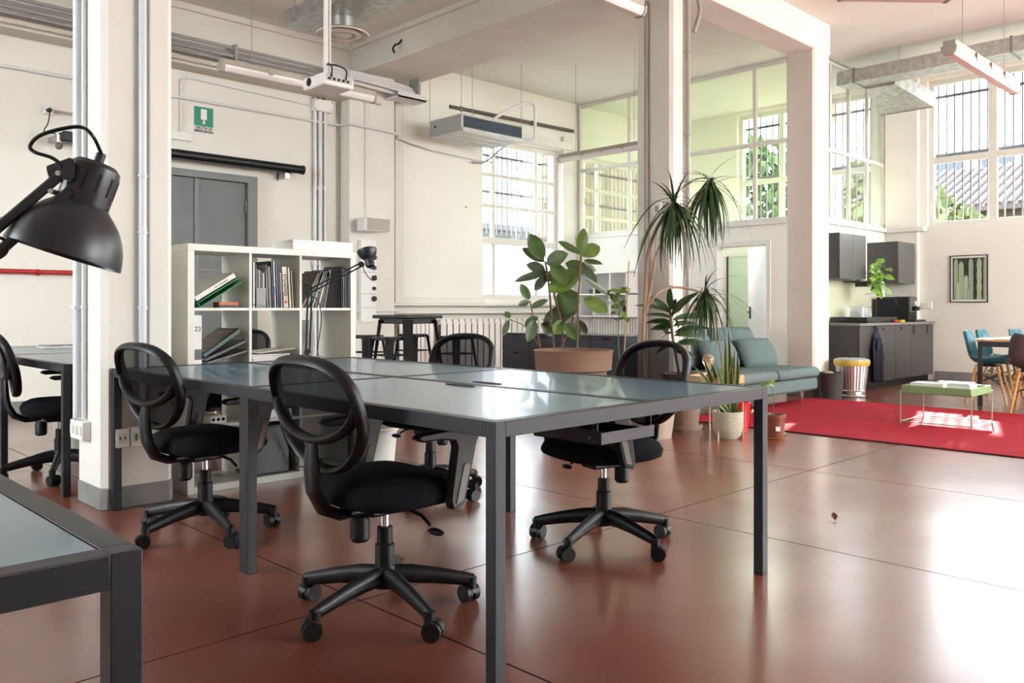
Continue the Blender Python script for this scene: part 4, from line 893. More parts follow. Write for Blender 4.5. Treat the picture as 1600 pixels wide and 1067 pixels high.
figs = [(849,406,830,370,22,1),(851,409,820,390,14,0),(854,412,883,398,22,1),(852,422,826,414,15,0),(858,425,808,436,13,0),(860,430,838,450,20,0),(862,412,882,442,24,1),(905,425,864,452,32,2),(907,398,912,361,16,2),(909,400,934,386,22,2),(906,397,876,379,13,1),(912,407,938,411,9,1),(910,410,929,422,10,0),(918,425,888,412,20,1),(908,415,930,437,13,0),(912,435,949,458,12,0),(904,458,874,482,36,1),(912,467,946,484,21,2),(897,486,852,502,32,0),(827,468,815,446,13,1),(827,470,812,476,9,0),(830,480,853,470,10,1),(835,500,826,530,16,0),(845,505,865,522,16,1),(840,495,822,508,14,0),(885,505,902,528,20,1),(900,500,915,520,14,0),(795,499,787,522,9,0),(797,497,790,488,9,1),(850,440,872,425,18,1),(880,500,868,520,18,2)]
LFM = [pbr('fig_leaf_grey_green', (.075,.115,.060), .40, var=.22, scale=10), LEAFM, LEAFL]
for i, (x0, y0, x1, y1, w_, sh_) in enumerate(figs):
    dz = random.uniform(-.16, .16); b0 = at(x0, y0, DP+dz*.3); b1 = at(x1, y1, DP+dz); dv = b1-b0; L_ = dv.length*1.14; W_f = w_*1.35*DP/FPX
    me = leafmesh(L_, W_f, 'fig', random.uniform(.0,.12), .14).mesh('leaf', 60)
    put_leaf(me, LFM[sh_], fp, b0-D, dv, -fwd*.85+up*random.uniform(.15,.7)+rgt*random.uniform(-.4,.4))
# dracaena (three drooping heads on bare stems)
DA = 6.9
dp = thing('potted_dracaena', 'tall dracaena with drooping leaf heads before the middle column', 'plant', fl3(1024, DA)); D = dp.location.copy()
pot(dp, .185, .13, .36, pbr('beige_pot', (.50,.40,.31), .6, var=.04), .012)
heads = [(at(1053,318,DA-.1), 17, 1.0), (at(1110,285,DA+.1), 10, .95), (at(1102,458,DA+.15), 30, .8)]
trk = [[at(1006,590,DA),at(1005,540,DA),at(1007,480,DA),at(1010,430,DA),at(1014,390,DA),at(1030,350,DA-.05),at(1053,322,DA-.1)],
       [at(1010,486,DA),at(1020,430,DA),at(1025,400,DA),at(1040,372,DA),at(1075,330,DA+.05),at(1110,290,DA+.1)],
       [at(1012,478,DA),at(1028,458,DA),at(1050,449,DA+.1),at(1080,452,DA+.12),at(1102,460,DA+.15)]]
for p_, r_ in zip(trk, (.014,.013,.010)): ob('trunk', M().tube([q-D for q in smooth(p_)], r_, 7), pbr('dracaena_bark', (.34,.22,.14), .8, var=.25, scale=25), dp)
ob('trunk', M().tube([Vector((0,0,.3)), trk[0][0]-D], .014, 7), MATS['dracaena_bark'], dp)
straps = [leafmesh(.52+.05*k, .027, 'strap', .55+.28*k, .25, 10).mesh('leaf', 60) for k in range(3)]
for hc, seed, sc in heads:
    random.seed(seed)
    for k in range(60):
        a = random.uniform(0, 2*math.pi); e = random.choice([random.uniform(-.95,-.35)]*3+[random.uniform(-.4,.35), random.uniform(.3,1.25)])
        d_ = Vector((math.cos(a)*math.cos(e), math.sin(a)*math.cos(e), math.sin(e)))
        put_leaf(straps[0 if e > .3 else (1 if e > -.3 else 0)], LEAFD, dp, hc-D+Vector((0,0,random.uniform(-.05,.04))), d_, up+d_*.2, scale=sc*random.uniform(.75,1.08)*(.8 if e > .3 else 1))
# corn plant with broad glossy leaves
random.seed(4); DB = 7.35
cp_ = thing('potted_corn_plant', 'leafy corn plant in a brown pot with saucer beside the middle column', 'plant', fl3(1068, DB)); D = cp_.location.copy()
pot(cp_, .185, .125, .45, pbr('brown_clay', (.30,.20,.15), .7, var=.1), .014, .035)
ob('saucer', M().lathe([(0,0),(.15,0),(.165,.03),(.165,.04),(.15,.04),(.12,.034),(0,.034)], 28), pbr('beige_saucer', (.42,.33,.26), .6), cp_)
stm = [at(1062,590,DB),at(1056,555,DB),at(1050,520,DB),at(1046,480,DB)]
ob('stem', M().tube([Vector((0,0,.4))]+[q-D for q in smooth(stm)], .012, 7), BARK, cp_)
corn = [(1048,482,1043,455,9),(1048,490,1012,470,11),(1048,490,1000,484,12),(1049,498,1004,500,13),(1050,505,1010,515,12),(1050,512,1022,528,14),(1049,495,1075,480,14),(1049,490,1090,465,13),(1051,500,1110,502,13),(1052,510,1095,515,14),(1053,520,1108,522,13),(1053,525,1100,535,14),(1050,505,1040,530,16),(1050,515,1030,512,14),(1054,540,1100,545,14),(1055,550,1080,570,13),(1054,540,1030,560,12),(1048,485,1060,470,10),(1052,520,1020,545,12),(1049,495,1062,520,12)]
for x0, y0, x1, y1, w_ in corn:
    b0 = at(x0, y0, DB); b1 = at(x1, y1, DB+random.uniform(-.22,.22)); dv = b1-b0
    put_leaf(leafmesh(dv.length*1.08, w_*1.2*DB/FPX, 'ov', .22, .16).mesh('leaf', 60), LEAFD, cp_, b0-D, dv+up*.10, up*.7-fwd*.5+rgt*random.uniform(-.3,.3))
# thin vine on canes between fig and column
vp = thing('potted_vine', 'small light green vine on a bamboo cane left of the middle column', 'plant', fl3(968, 7.2)); D = vp.location.copy()
pot(vp, .12, .09, .28, MATS['brown_clay'], .01)
ob('cane', M().cyl(Vector((.02,0,.1)), at(983,408,7.2)-D, .006, n=6), WOOD, vp); ob('stem', M().tube([Vector((0,0,.2))]+[q-D for q in smooth([at(968,570,7.2),at(966,520,7.2),at(968,475,7.2),at(962,455,7.2)])], .005, 6), LEAFM, vp)
vl = leafmesh(.085, .060, 'ov', .2, .15, 6).mesh('leaf', 60)
for k in range(30):
    y_ = random.choice([random.uniform(450,505), random.uniform(450,480)]); p = at(966+random.uniform(-14,14), y_, 7.2+random.uniform(-.08,.08))
    put_leaf(vl, LEAFL, vp, p-D, Vector((random.uniform(-1,1),random.uniform(-1,1),random.uniform(-.5,.4))), up-fwd*.6, scale=random.uniform(.6,1.1))
# snake plant in cream pot
random.seed(9)
sn = thing('potted_snake_plant', 'yellow-edged snake plant in a cream stone pot by the desk leg', 'plant', fl3(1137, 6.82)); D = sn.location.copy()
ob('pot', M().lathe([(0,0),(.075,.0),(.105,.03),(.122,.09),(.124,.22),(.116,.222),(.112,.19),(0,.19)], 32), pbr('cream_stone', (.50,.47,.36), .8, var=.12, scale=60, bump=.2, bscale=80), sn); ob('soil', M().lathe([(0,.20),(.112,.195)], 24), SOIL, sn)
YEL = pbr('leaf_yellow_edge', (.42,.40,.12), .45)
for x1, y1, w_ in ((1091,575,11),(1100,562,11),(1098,582,9),(1112,570,12),(1120,568,10),(1147,560,11),(1150,548,10),(1139,520,9),(1137,530,11),(1154,552,9),(1128,575,10),(1158,570,9),(1086,588,8)):
    b0 = D+Vector((random.uniform(-.05,.05),random.uniform(-.05,.05),.19)); b1 = at(x1, y1, 6.82+random.uniform(-.28,-.04)); dv = b1-b0
    m1 = leafmesh(dv.length, w_*DB/FPX*.66, 'strap', .06, .3, 8)
    nr = -fwd+up*.2+rgt*random.uniform(-.3,.3)
    q = put_leaf(m1.mesh('leaf', 60), LEAFD, sn, b0-D, dv, nr)
    e2 = leafmesh(dv.length*1.01, w_*DB/FPX*.98, 'strap', .06, .3, 8)
    ed = ob('leaf_edge', e2.mesh('leaf_edge', 60), YEL, q, (0,0,-.0025))
ob('stake', M().cyl((.06,.02,.15), at(1118,495,6.8)-D, .006, n=6), BARK, sn)
rb = thing('red_bucket', 'red enamel bucket behind the snake plant pot', 'bucket', fl3(1157, 7.2)); ob('body', M().lathe([(0,0),(.062,0),(.075,.16),(.082,.235),(.086,.25),(.080,.255),(.074,.235),(.068,.15),(0,.01)], 28), pbr('red_enamel', (.55,.012,.02), .3), rb); ob('handle', M().cyl((.02,-.09,.17),(.10,-.06,.175),.014,n=10), WOOD, rb)
sb_ = thing('seedling_pot', 'small brown plastic pot with a thin seedling and a white sticker', 'plant', fl3(1211, 6.80)); D = sb_.location.copy()
ob('saucer', M().lathe([(0,0),(.085,0),(.10,.018),(.094,.02),(.08,.008),(0,.008)], 28), pbr('brown_saucer', (.40,.16,.07), .5), sb_)
ob('pot', M().lathe([(0,.009),(.068,.009),(.080,.17),(.088,.172),(.088,.20),(.080,.20),(.076,.16),(0,.155)], 28), pbr('brown_plastic_pot', (.20,.055,.025), .45), sb_); ob('soil', M().lathe([(0,.165),(.077,.162)], 24), SOIL, sb_)
sv = fwd*-1
ob('sticker', M().box(-.0005,.0005,-.018,.018,-.018,.018).xf(Matrix.Translation(sv*.0755+rgt*.0+Vector((0,0,.09))) @ Matrix.Rotation(YAW, 4, 'Z') @ Matrix.Rotation(R(4.5), 4, 'Y')), PAPER, sb_)
ob('stem', M().tube([Vector((0,0,.16))]+[q-D for q in smooth([at(1208,640,6.8),at(1209,618,6.8),at(1204,602,6.8),at(1197,597,6.8)])], .003, 5), LEAFM, sb_)
for dx, dy in ((-14,5),(8,3),(10,-4)): put_leaf(vl, LEAFL, sb_, at(1199,598,6.8)-D, at(1199+dx,598+dy,6.8)-at(1199,598,6.8), up-fwd, scale=.8)

# ------------------------------------------------------------------ chest of drawers, bar table and stools, cubby shelf
CHM = pbr('charcoal_drawer', (.040, .041, .052), .5)
cdw = thing('chest_of_drawers', 'long low charcoal chest of drawers behind the planter', 'chest', (7.62, 5.95, 0)); CL, CD, CHh = 2.0, .46, .74
ob('carcass', B(.02,CD,0,CL,.06,CHh-.02), CHM, cdw); ob('top', B(0,CD+.01,-.01,CL+.01,CHh-.02,CHh), CHM, cdw, bevel=.003); ob('plinth', B(.05,CD-.04,.04,CL-.04,0,.06), BLACK, cdw)
for j in range(4):
    for k in range(3):
        y_, z_ = j*CL/4, .07+k*.215
        d_ = ob('drawer', B(0,.02,y_+.004,y_+CL/4-.004,z_,z_+.209), CHM, cdw, bevel=.002); ob('grip_cutout', B(-.0012,0,y_+CL/8-.05,y_+CL/8+.05,z_+.187,z_+.2095), MATS['slot_black'], d_)
STL = pbr('gloss_black_steel', (.010, .011, .016), .2, spec=.6)
def splay_leg(t, p0, p1, w0, w1, nm='leg'):
    p0, p1 = Vector(p0), Vector(p1); a = Vector((p1.x,p1.y,0)); a = a.normalized() if a.length else Vector((1,0,0)); b = Vector((-a.y,a.x,0))
    f = lambda p, w: [p+a*w*.35+b*w, p-a*w*.35+b*w*.4, p-a*w*.35-b*w*.4, p+a*w*.35-b*w]
    ob(nm, M().hexa(f(p1,w1), f(p0,w0)), STL, t, bevel=.002)
bt = thing('bar_table', 'tall black metal bar table with a square top near the back wall', 'table', fl3(637, 8.8), R(8)); TT = .985
ob('top', B(-.26,.26,-.26,.26,TT-.035,TT), STL, bt, bevel=.008); ob('apron', B(-.21,.21,-.21,.21,TT-.09,TT-.035), STL, bt, bevel=.004)
for sx in (-1,1):
    for sy in (-1,1): splay_leg(bt, (sx*.20,sy*.20,TT-.05), (sx*.29,sy*.29,0), .055, .030)
def make_stool():
    t = thing('bar_stool', 'x', 'stool'); z = .765
    ob('seat', M().prism([(.15*(abs(math.cos(a))**.5)*(1 if math.cos(a)>0 else -1), .15*(abs(math.sin(a))**.5)*(1 if math.sin(a)>0 else -1)) for a in [k*math.pi/12 for k in range(24)]], z-.035, z, 'z'), STL, t, bevel=.010)
    ob('seat_hollow', B(-.10,.10,-.10,.10,z,z+.002), pbr('blue_black_gloss', (.014,.018,.035), .15), t)
    for sx in (-1,1):
        for sy in (-1,1): splay_leg(t, (sx*.115,sy*.115,z-.02), (sx*.20,sy*.20,0), .045, .022)
    for a, b in (((-1,-1),(1,-1)),((1,-1),(1,1)),((1,1),(-1,1)),((-1,1),(-1,-1))):
        for zz, k in ((.30,.165),(.58,.135)): ob('rung', M().cyl((a[0]*k,a[1]*k,zz),(b[0]*k,b[1]*k,zz),.007,n=6), STL, t)
    return t
s0 = make_stool()
for i, (px, d, rz, lb) in enumerate(((574,9.15,5,'glossy black metal bar stool nearest the white bookcase'),(609,8.55,8,'glossy black metal bar stool in front left of the bar table'),(645,9.55,12,'glossy black metal bar stool behind the bar table legs'),(713,8.85,4,'glossy black metal bar stool right of the bar table'))):
    o = s0 if i == 0 else copy_tree(s0); o.location = fl3(px, d); o.rotation_euler = (0,0,R(rz)); tag(o, lb, 'stool', 'metal bar stools')
wsz = thing('cubby_shelf', 'white cubby shelf on the partition wall behind the fig plant', 'shelf', (XP-.36, 8.05, .92))
for y_ in (0,.33,.66,.99,1.14): ob('upright', B(0,.33,y_-.01,y_+.01,.02,.70), WHITE, wsz)
for z_ in (0,.35,.69): ob('board', B(0,.33,-.01,1.15,z_,z_+.02), WHITE, wsz)
ob('support', B(.295,.33,-.01,1.15,-.92,0), WHITE, wsz)
bq = thing('storage_jar', 'small black box standing in the cubby shelf', 'box', (XP-.28, 8.75, .92+.371)); ob('body', B(-.05,.05,-.08,.08,0,.06), BLACK, bq); ob('lid', B(-.052,.052,-.082,.082,.06,.07), BLACK, bq)
bq = thing('storage_bottle', 'dark bottle standing in the cubby shelf near the column', 'bottle', (XP-.28, 8.16, .92+.021)); ob('glass', M().lathe([(0,0),(.04,0),(.04,.12),(.015,.16),(.015,.2),(0,.2)], 16), pbr('bottle_dark', (.03,.03,.03), .2), bq); ob('cap', M().lathe([(.017,.2),(.017,.225),(0,.225)], 12), BLACK, bq)

# ------------------------------------------------------------------ door in the partition
d2 = structE('door_2', (XP, PD[0], 0))
for y_ in (-.055, .79): ob('casing', B(-.02,.16,y_,y_+.065,0,1.945), FRAMEW, d2, bevel=.004)
ob('casing_head', B(-.02,.16,-.055,.855,1.94,2.01), FRAMEW, d2, bevel=.004)
lf = ob('leaf', B(-.02,.02,0,.78,.01,1.94), WHITE, d2, (.13,.015,0), (0,0,R(-38)), bevel=.003)
ob('handle', M().tube([(-.02,.70,1.0),(-.06,.70,1.0),(-.06,.60,1.0)], .010, 8).box(-.025,-.02,.67,.73,.90,1.08), BLACK, lf)
# inner glazed door seen through the opening
d3 = structE('door_3', (XP+1.4, 6.55, 0))
for y_ in (0,.86): ob('casing', B(0,.08,y_,y_+.05,0,1.95), FRAMEW, d3)
ob('casing_head', B(0,.08,.05,.86,1.90,1.95), FRAMEW, d3); ob('glazed_leaf', B(.03,.04,.05,.80,.02,1.90), pbr('frosted_green', (.55,.66,.52), .4), d3); ob('leaf_edge', B(.02,.05,.80,.83,.02,1.90), pbr('edge_dark', (.05,.05,.05), .5), d3)
struct(ob('wall_inner', M().box(XP+1.4,XP+1.5,7.46,Y1,0,SILL).box(XP+1.4,XP+1.5,YK+.12,6.55,0,SILL).box(XP+1.4,XP+1.5,6.55,7.46,1.95,SILL), pbr('pale_green_wall', (.72,.76,.62), .8)))

# ------------------------------------------------------------------ kitchen
KX0, KX1, KY0, KZ = 10.55, 13.10, 4.50, .83
def unit(label, x0, x1, fronts):
    t = thing('base_cabinet', label, 'cabinet', (x0, KY0, 0), 0, 'kitchen base cabinets'); w_ = x1-x0
    ob('carcass', B(0,w_,.02,.66,.09,KZ-.001), DARKGREY, t); ob('plinth', B(0,w_,.07,.66,0,.09), BLACK, t)
    for z0_, z1_, hs in fronts:
        f = ob('front', B(.003,w_-.003,0,.019,z0_,z1_), DARKGREY, t, bevel=.002)
        for hx_, hz_, hw_, hh_ in hs: ob('finger_pull', B(hx_*w_-hw_/2,hx_*w_+hw_/2,-.0012,0,hz_-hh_/2,hz_+hh_/2), MATS['slot_black'], f)
unit('base cabinet with an apron hanging on it, at the left of the counter', KX0, 11.12, [(.095,KZ-.006,[(.93,.74,.05,.11)])])
unit('two-drawer base cabinet in the middle of the kitchen counter', 11.12, 11.69, [(.095,.44,[(.3,.405,.07,.035)]),(.446,KZ-.006,[(.3,.785,.07,.035)])])
unit('single-door base cabinet right of the drawers', 11.69, 12.26, [(.095,KZ-.006,[(.35,.785,.07,.035)])])
unit('wide base cabinet at the wall end of the counter', 12.26, KX1, [(.095,KZ-.006,[(.10,.75,.06,.12),(.72,.75,.06,.12)])])
wt = thing('worktop', 'grey worktop on the dark kitchen cabinets', 'worktop', (KX0, KY0, KZ)); ob('slab', B(-.02,KX1-KX0+.03,-.02,.68,0,.032), pbr('grey_worktop', (.19,.18,.17), .35, var=.08), wt, bevel=.003); WZ = KZ+.032
struct(ob('trim_11', B(XP+.2,12.9,YK-.012,YK,.87,1.44), pbr('splash_glass_green', (.66,.68,.50), .25)))
def wallcab(label, x0, x1, y0, z0, z1, ndoor):
    t = thing('wall_cabinet', label, 'cabinet', (x0, y0, z0), 0, 'kitchen wall cabinets'); ob('carcass', B(0,x1-x0,.02,YK-y0-.001,0,z1-z0), DARKGREY, t)
    for k in range(ndoor): ob('door', B(k*(x1-x0)/ndoor+.002,(k+1)*(x1-x0)/ndoor-.002,0,.02,.0,z1-z0), pbr('wall_cabinet_front', (.085,.088,.084), .38), t, bevel=.002)
wallcab('two-door dark wall cabinet beside the column', 10.78, 11.60, 4.86, 1.45, 2.05, 2)
wallcab('deep dark wall cabinet above the coffee machine', 12.45, 13.08, 4.75, 1.42, 2.02, 1)
shf = thing('wall_shelf', 'thin dark shelf joining the two wall cabinets', 'shelf', (11.61, 4.95, 1.425)); ob('board', B(0,.83,0,.249,0,.02), DARKGREY, shf); ob('bracket', B(.4,.43,.05,.249,-.06,0), DARKGREY, shf)
random.seed(21)
po = thing('hanging_pothos', 'bright green pothos trailing from the shelf between the wall cabinets', 'plant', (11.85, 5.05, 1.446)); D = po.location.copy()
pot(po, .07, .05, .11, WHITE, .008)
pl_ = leafmesh(.13, .085, 'ov', .25, .15, 6).mesh('leaf', 60); BG = pbr('pothos_green', (.17,.34,.04), .4, var=.2, scale=15)
dpo = 11.6
vines = [[(1362,436),(1366,418),(1375,412),(1383,418)],[(1364,425),(1371,440),(1366,456),(1374,460)],[(1362,430),(1370,452),(1362,458),(1352,460)],[(1368,430),(1380,440),(1388,455)]]
for v_ in vines:
    pts = [Vector((0,0,.10))+D]+[at(a, b, dpo-.06) for a, b in v_]
    ob('vine', M().tube([q-D for q in smooth(pts)], .004, 5), BG, po)
for k in range(40):
    a, b = random.uniform(1356,1376), random.uniform(408,445)
    if k > 26: a, b = random.choice([(1367,442),(1372,448),(1376,452),(1352,456),(1362,452),(1383,452),(1381,432),(1384,420),(1370,456)]); a += random.uniform(-2,2)
    put_leaf(pl_, BG, po, at(a, b, dpo-.08+random.uniform(-.1,.06))-D, Vector((random.uniform(-.6,1),random.uniform(-1,.2),random.uniform(-.7,.3))), up*.6-fwd, scale=random.uniform(.7,1.15))
skb = thing('sink', 'raised black sink tray on the worktop', 'sink', (11.02, 4.60, WZ)); ob('basin', M().box(0,1.0,0,.5,0,.012).box(0,.02,0,.5,.012,.075).box(.98,1.0,0,.5,.012,.075).box(.02,.98,0,.02,.012,.075).box(.02,.98,.48,.5,.012,.075), pbr('black_sink', (.02,.021,.022), .35), skb, bevel=.004); ob('drain', M().cyl((.5,.25,.012),(.5,.25,.016),.04,n=16), STEEL, skb)
rk = thing('dish_rack', 'white wire dish rack with plates on the sink', 'dish rack', (11.35, 4.80, WZ+.012))
ob('frame', M().tube(smooth([(0,0,.0),(0,0,.16),(.04,0,.20),(.22,0,.20),(.26,0,.16),(.26,0,.0)]), .006, 6), STEEL, rk); ob('frame', M().tube(smooth([(0,.2,.0),(0,.2,.16),(.04,.2,.20),(.22,.2,.20),(.26,.2,.16),(.26,.2,.0)]), .006, 6), STEEL, rk)
for k in range(4):
    pt_ = thing('plate', ('first','second','third','last')[k]+' white plate from the left in the dish rack', 'plate', (11.39+k*.055, 4.90, WZ+.012+.10), 0, 'plates in the dish rack'); pt_.rotation_euler = (0, R(78), 0); ob('dish', M().lathe([(0,0),(.06,.0),(.10,.014),(.10,.018),(.06,.005),(0,.005)], 24), pbr('white_china', (.80,.82,.86), .25), pt_); ob('foot_ring', M().lathe([(.05,-.004),(.054,-.004),(.054,.0),(.05,.0)], 20), MATS['white_china'], pt_)
fa = thing('faucet', 'tall black kitchen faucet beside the coffee machine', 'faucet', (12.06, 4.92, WZ)); ob('spout', M().tube(smooth([(0,0,0),(0,0,.18),(0,0,.29),(.03,-.04,.325),(.08,-.11,.33),(.13,-.19,.325),(.15,-.22,.30),(.152,-.225,.25)]), .014, 10), BLACK, fa); ob('base', M().lathe([(.03,0),(.03,.03),(.02,.04)], 16), BLACK, fa); ob('lever', M().tube([(0,0,.10),(.05,-.05,.13)], .008, 8), BLACK, fa)
cmch = thing('coffee_machine', 'big black coffee machine at the right end of the counter', 'coffee machine', (12.55, 4.60, WZ)); ob('body', B(0,.30,.04,.50,.0,.36), BLACK, cmch, bevel=.008); ob('front_panel', B(.02,.28,.03,.04,.14,.35), pbr('grey_panel', (.10,.10,.10), .35), cmch); ob('spout_head', B(.08,.22,-.03,.03,.16,.22), BLACK, cmch); ob('drip_tray', B(-.02,.36,-.06,.06,.0,.03), pbr('tray_dark', (.025,.025,.025), .4), cmch); ob('bean_hopper', B(.30,.40,.1,.35,.30,.37), pbr('hopper_beige', (.40,.36,.27), .4), cmch); ob('label', B(.20,.25,.0285,.03,.24,.30), PAPER, cmch)
sg = thing('sponge', 'yellow sponge at the edge of the counter', 'sponge', (11.98, 4.53, WZ)); ob('foam', B(0,.14,0,.05,0,.03), pbr('yellow_foam', (.65,.42,.03), .9), sg, bevel=.004); ob('scour_pad', B(0,.14,0,.05,.03,.036), pbr('scour_green', (.10,.22,.05), .9), sg)
sg = thing('cloth', 'red folded cloth beside the yellow sponge', 'cloth', (11.80, 4.53, WZ)); ob('fold', M().ball((.06,.03,.015),(.06,.03,.015)), pbr('red_cloth', (.55,.03,.03), .9), sg); ob('fold_top', M().ball((.05,.03,.030),(.04,.025,.008)), MATS['red_cloth'], sg)
ap = thing('apron', 'dark blue apron hanging on the front of the kitchen cabinet', 'apron', (10.98, KY0, .72)); APM = pbr('navy_cotton', (.018, .022, .040), .95, bump=.3, bscale=60)
def apr(u, v):
    z = -.66*u+.04; w_ = .045+.11*min(1, u*3.2); x = (v-.5)*2*w_
    return (x+.02*u, -.03-.018*math.sin(v*13+u*2)*min(1, u*4)-.01, z)
ob('cloth', M().grid(apr, 16, 18), APM, ap, solid=.006); ob('strap', M().tube([(-.04,-.035,.02),(-.015,-.02,.09),(.015,-.02,.09),(.04,-.035,.02)], .008, 6), APM, ap); ob('hook', M().tube([(0,0,.10),(0,-.03,.095),(0,-.035,.11)], .006, 6), BLACK, ap)
ob('pocket_flap', M().grid(lambda u, v: (.02+.12*(v-.5), -.058-.01*math.sin(v*9), -.05-.16*u), 6, 8), APM, ap, solid=.004)
mb = thing('metal_bin', 'ribbed galvanised metal bin with a yellow liner by the column', 'bin', (9.93, 4.33, 0))
rib = []; prof = [(.150,0),(.158,.02),(.150,.03),(.152,.07),(.158,.08),(.152,.09),(.188,.40),(.196,.41),(.196,.43),(.184,.43)]
m_ = M(); n_ = 64; vs_ = []
for i, (r_, z_) in enumerate(prof):
    for k in range(n_):
        rr = r_-(.004 if (k % 2 and 5 <= i <= 6) else 0); a = 2*math.pi*k/n_; vs_.append((rr*math.cos(a), rr*math.sin(a), z_))
m_.add(vs_, [(i*n_+k, i*n_+(k+1)%n_, (i+1)*n_+(k+1)%n_, (i+1)*n_+k) for i in range(len(prof)-1) for k in range(n_)]+[tuple(range(n_-1,-1,-1))])
ob('body', m_, pbr('bin_zinc', (.60,.60,.60), .3, metal=.9, var=.1), mb, sharp=20)
ob('liner', M().lathe([(.197,.375),(.204,.40),(.206,.425),(.201,.438),(.17,.43),(.12,.41),(0,.40)], 40), pbr('yellow_liner', (.62,.47,.08), .45), mb); ob('lid', M().lathe([(.200,.435),(.202,.447),(.15,.462),(0,.47)], 40), pbr('lid_zinc', (.62,.66,.64), .35, metal=.6), mb); ob('lid_handle', M().tube(smooth([(-.06,.0,.462),(-.05,0,.495),(0,0,.51),(.05,0,.495),(.06,0,.462)]), .007, 8), BLACK, mb)
db = thing('paper_bin', 'dark grey round bin between the sofa and the metal bin', 'bin', (9.56, 4.42, 0)); ob('body', M().lathe([(0,0),(.12,0),(.145,.29),(.150,.30),(.140,.30),(.115,.02),(0,.01)], 32), pbr('dark_bin', (.055,.052,.05), .6), db); ob('rim', M().tube([(.148*math.cos(a),.148*math.sin(a),.30) for a in [k*math.pi/16 for k in range(32)]], .006, 6, closed=True), MATS['dark_bin'], db)
ob('crumpled_paper', M().ball((.02,.03,.29),(.07,.06,.03),8,5), pbr('crumpled_brown', (.30,.26,.20), .9), db)
# poster
ps_ = thing('framed_poster', 'framed cactus poster on the far wall right of the kitchen', 'picture', (X1-.001, 4.046, 1.482)); PW, PH = .25, .34
ob('frame', M().box(-.02,0,-PW,PW,PH-.012,PH).box(-.02,0,-PW,PW,-PH,-PH+.012).box(-.02,0,-PW,-PW+.012,-PH,PH).box(-.02,0,PW-.012,PW,-PH,PH), BLACK, ps_); ob('mount', B(-.010,0,-PW+.012,PW-.012,-PH+.012,PH-.012), PAPER, ps_)
pr = ob('print', B(-.0115,-.010,-PW+.035,PW-.035,-PH+.04,PH-.04), pbr('print_dark', (.02,.03,.022), .5, var=.6, scale=12), ps_)
random.seed(5)
for k, (yc, w_, top, seg) in enumerate(((.17,.060,.30,0),(.10,.070,.25,0),(.035,.055,.05,0),(-.03,.065,.30,0),(-.03,.055,-.08,0),(-.145,.070,.30,1),(.140,.055,-.05,0),(.0,.05,-.12,0),(-.21,.03,.30,0))):
    col = ((.24,.31,.20),(.30,.37,.22),(.38,.45,.36),(.20,.28,.19))[k % 4]
    m_ = M(); zt = min(top, PH-.045); x_ = -.0118-.0006*k
    pts = []
    for s_, rng in ((1, range(0, 21)), (-1, range(20, -1, -1))):
        for i in rng:
            z_ = -PH+.042+(zt+PH-.042)*i/20; ww = w_/2*(1 if i < 18 else math.sqrt(max(.05, 1-((i-17)/3.2)**2)))*(1-.25*seg*(abs(math.sin(i*.55))**6))
            y_ = max(-PW+.036, min(PW-.036, yc+s_*ww+.006*seg)); pts.append((y_, z_))
    m_.prism(pts, x_-.0005, x_, 'x'); ob('printed_cactus', m_, pbr('cactus_ink_%d' % (k % 4), col, .5), pr)
    for j in (-1, 0, 1):
        y_ = yc+j*w_*.26
        if abs(y_) < PW-.04: ob('printed_rib', B(x_-.0009,x_-.0004,y_-.0025,y_+.0025,-PH+.045,zt-.03), pbr('cactus_rib', (.55,.60,.45), .5), pr)
ws = thing('light_switch', 'white switch plate on the far wall beside the coffee machine', 'switch', (X1-.001, 4.62, 1.10)); ob('plate', B(-.02,0,-.07,.07,-.05,.05), WHITE, ws, bevel=.004); ob('rocker', B(-.026,-.02,-.03,.03,-.03,.03), WHITE, ws)

# ------------------------------------------------------------------ dining table and shell chairs
dt = thing('dining_table', 'dark-framed dining table cut by the right edge', 'table', (9.96, 1.2, 0)); DL, DW = 1.80, 1.78
ob('top', B(0,DL,0,DW,.70,.725), pbr('table_white', (.72,.70,.68), .3), dt, bevel=.003); ob('edge_band', M().box(-.002,0,0,DW,.70,.724).box(0,DL,DW,DW+.002,.70,.724), WOOD, dt)
ob('apron', M().box(.02,.05,.02,DW-.02,.64,.70).box(.02,DL-.02,DW-.05,DW-.02,.64,.70), ANTH, dt)
for x_ in (.01, DL-.05):
    for y_ in (.01, DW-.05): ob('leg', B(x_,x_+.04,y_,y_+.04,0,.70), ANTH, dt)
SHELL = pbr('petrol_blue_shell', (.035, .165, .225), .3); SHELLD = pbr('charcoal_shell', (.05,.055,.06), .4); OAK = pbr('honey_wood_leg', (.52,.27,.085), .5, var=.15, scale=20)
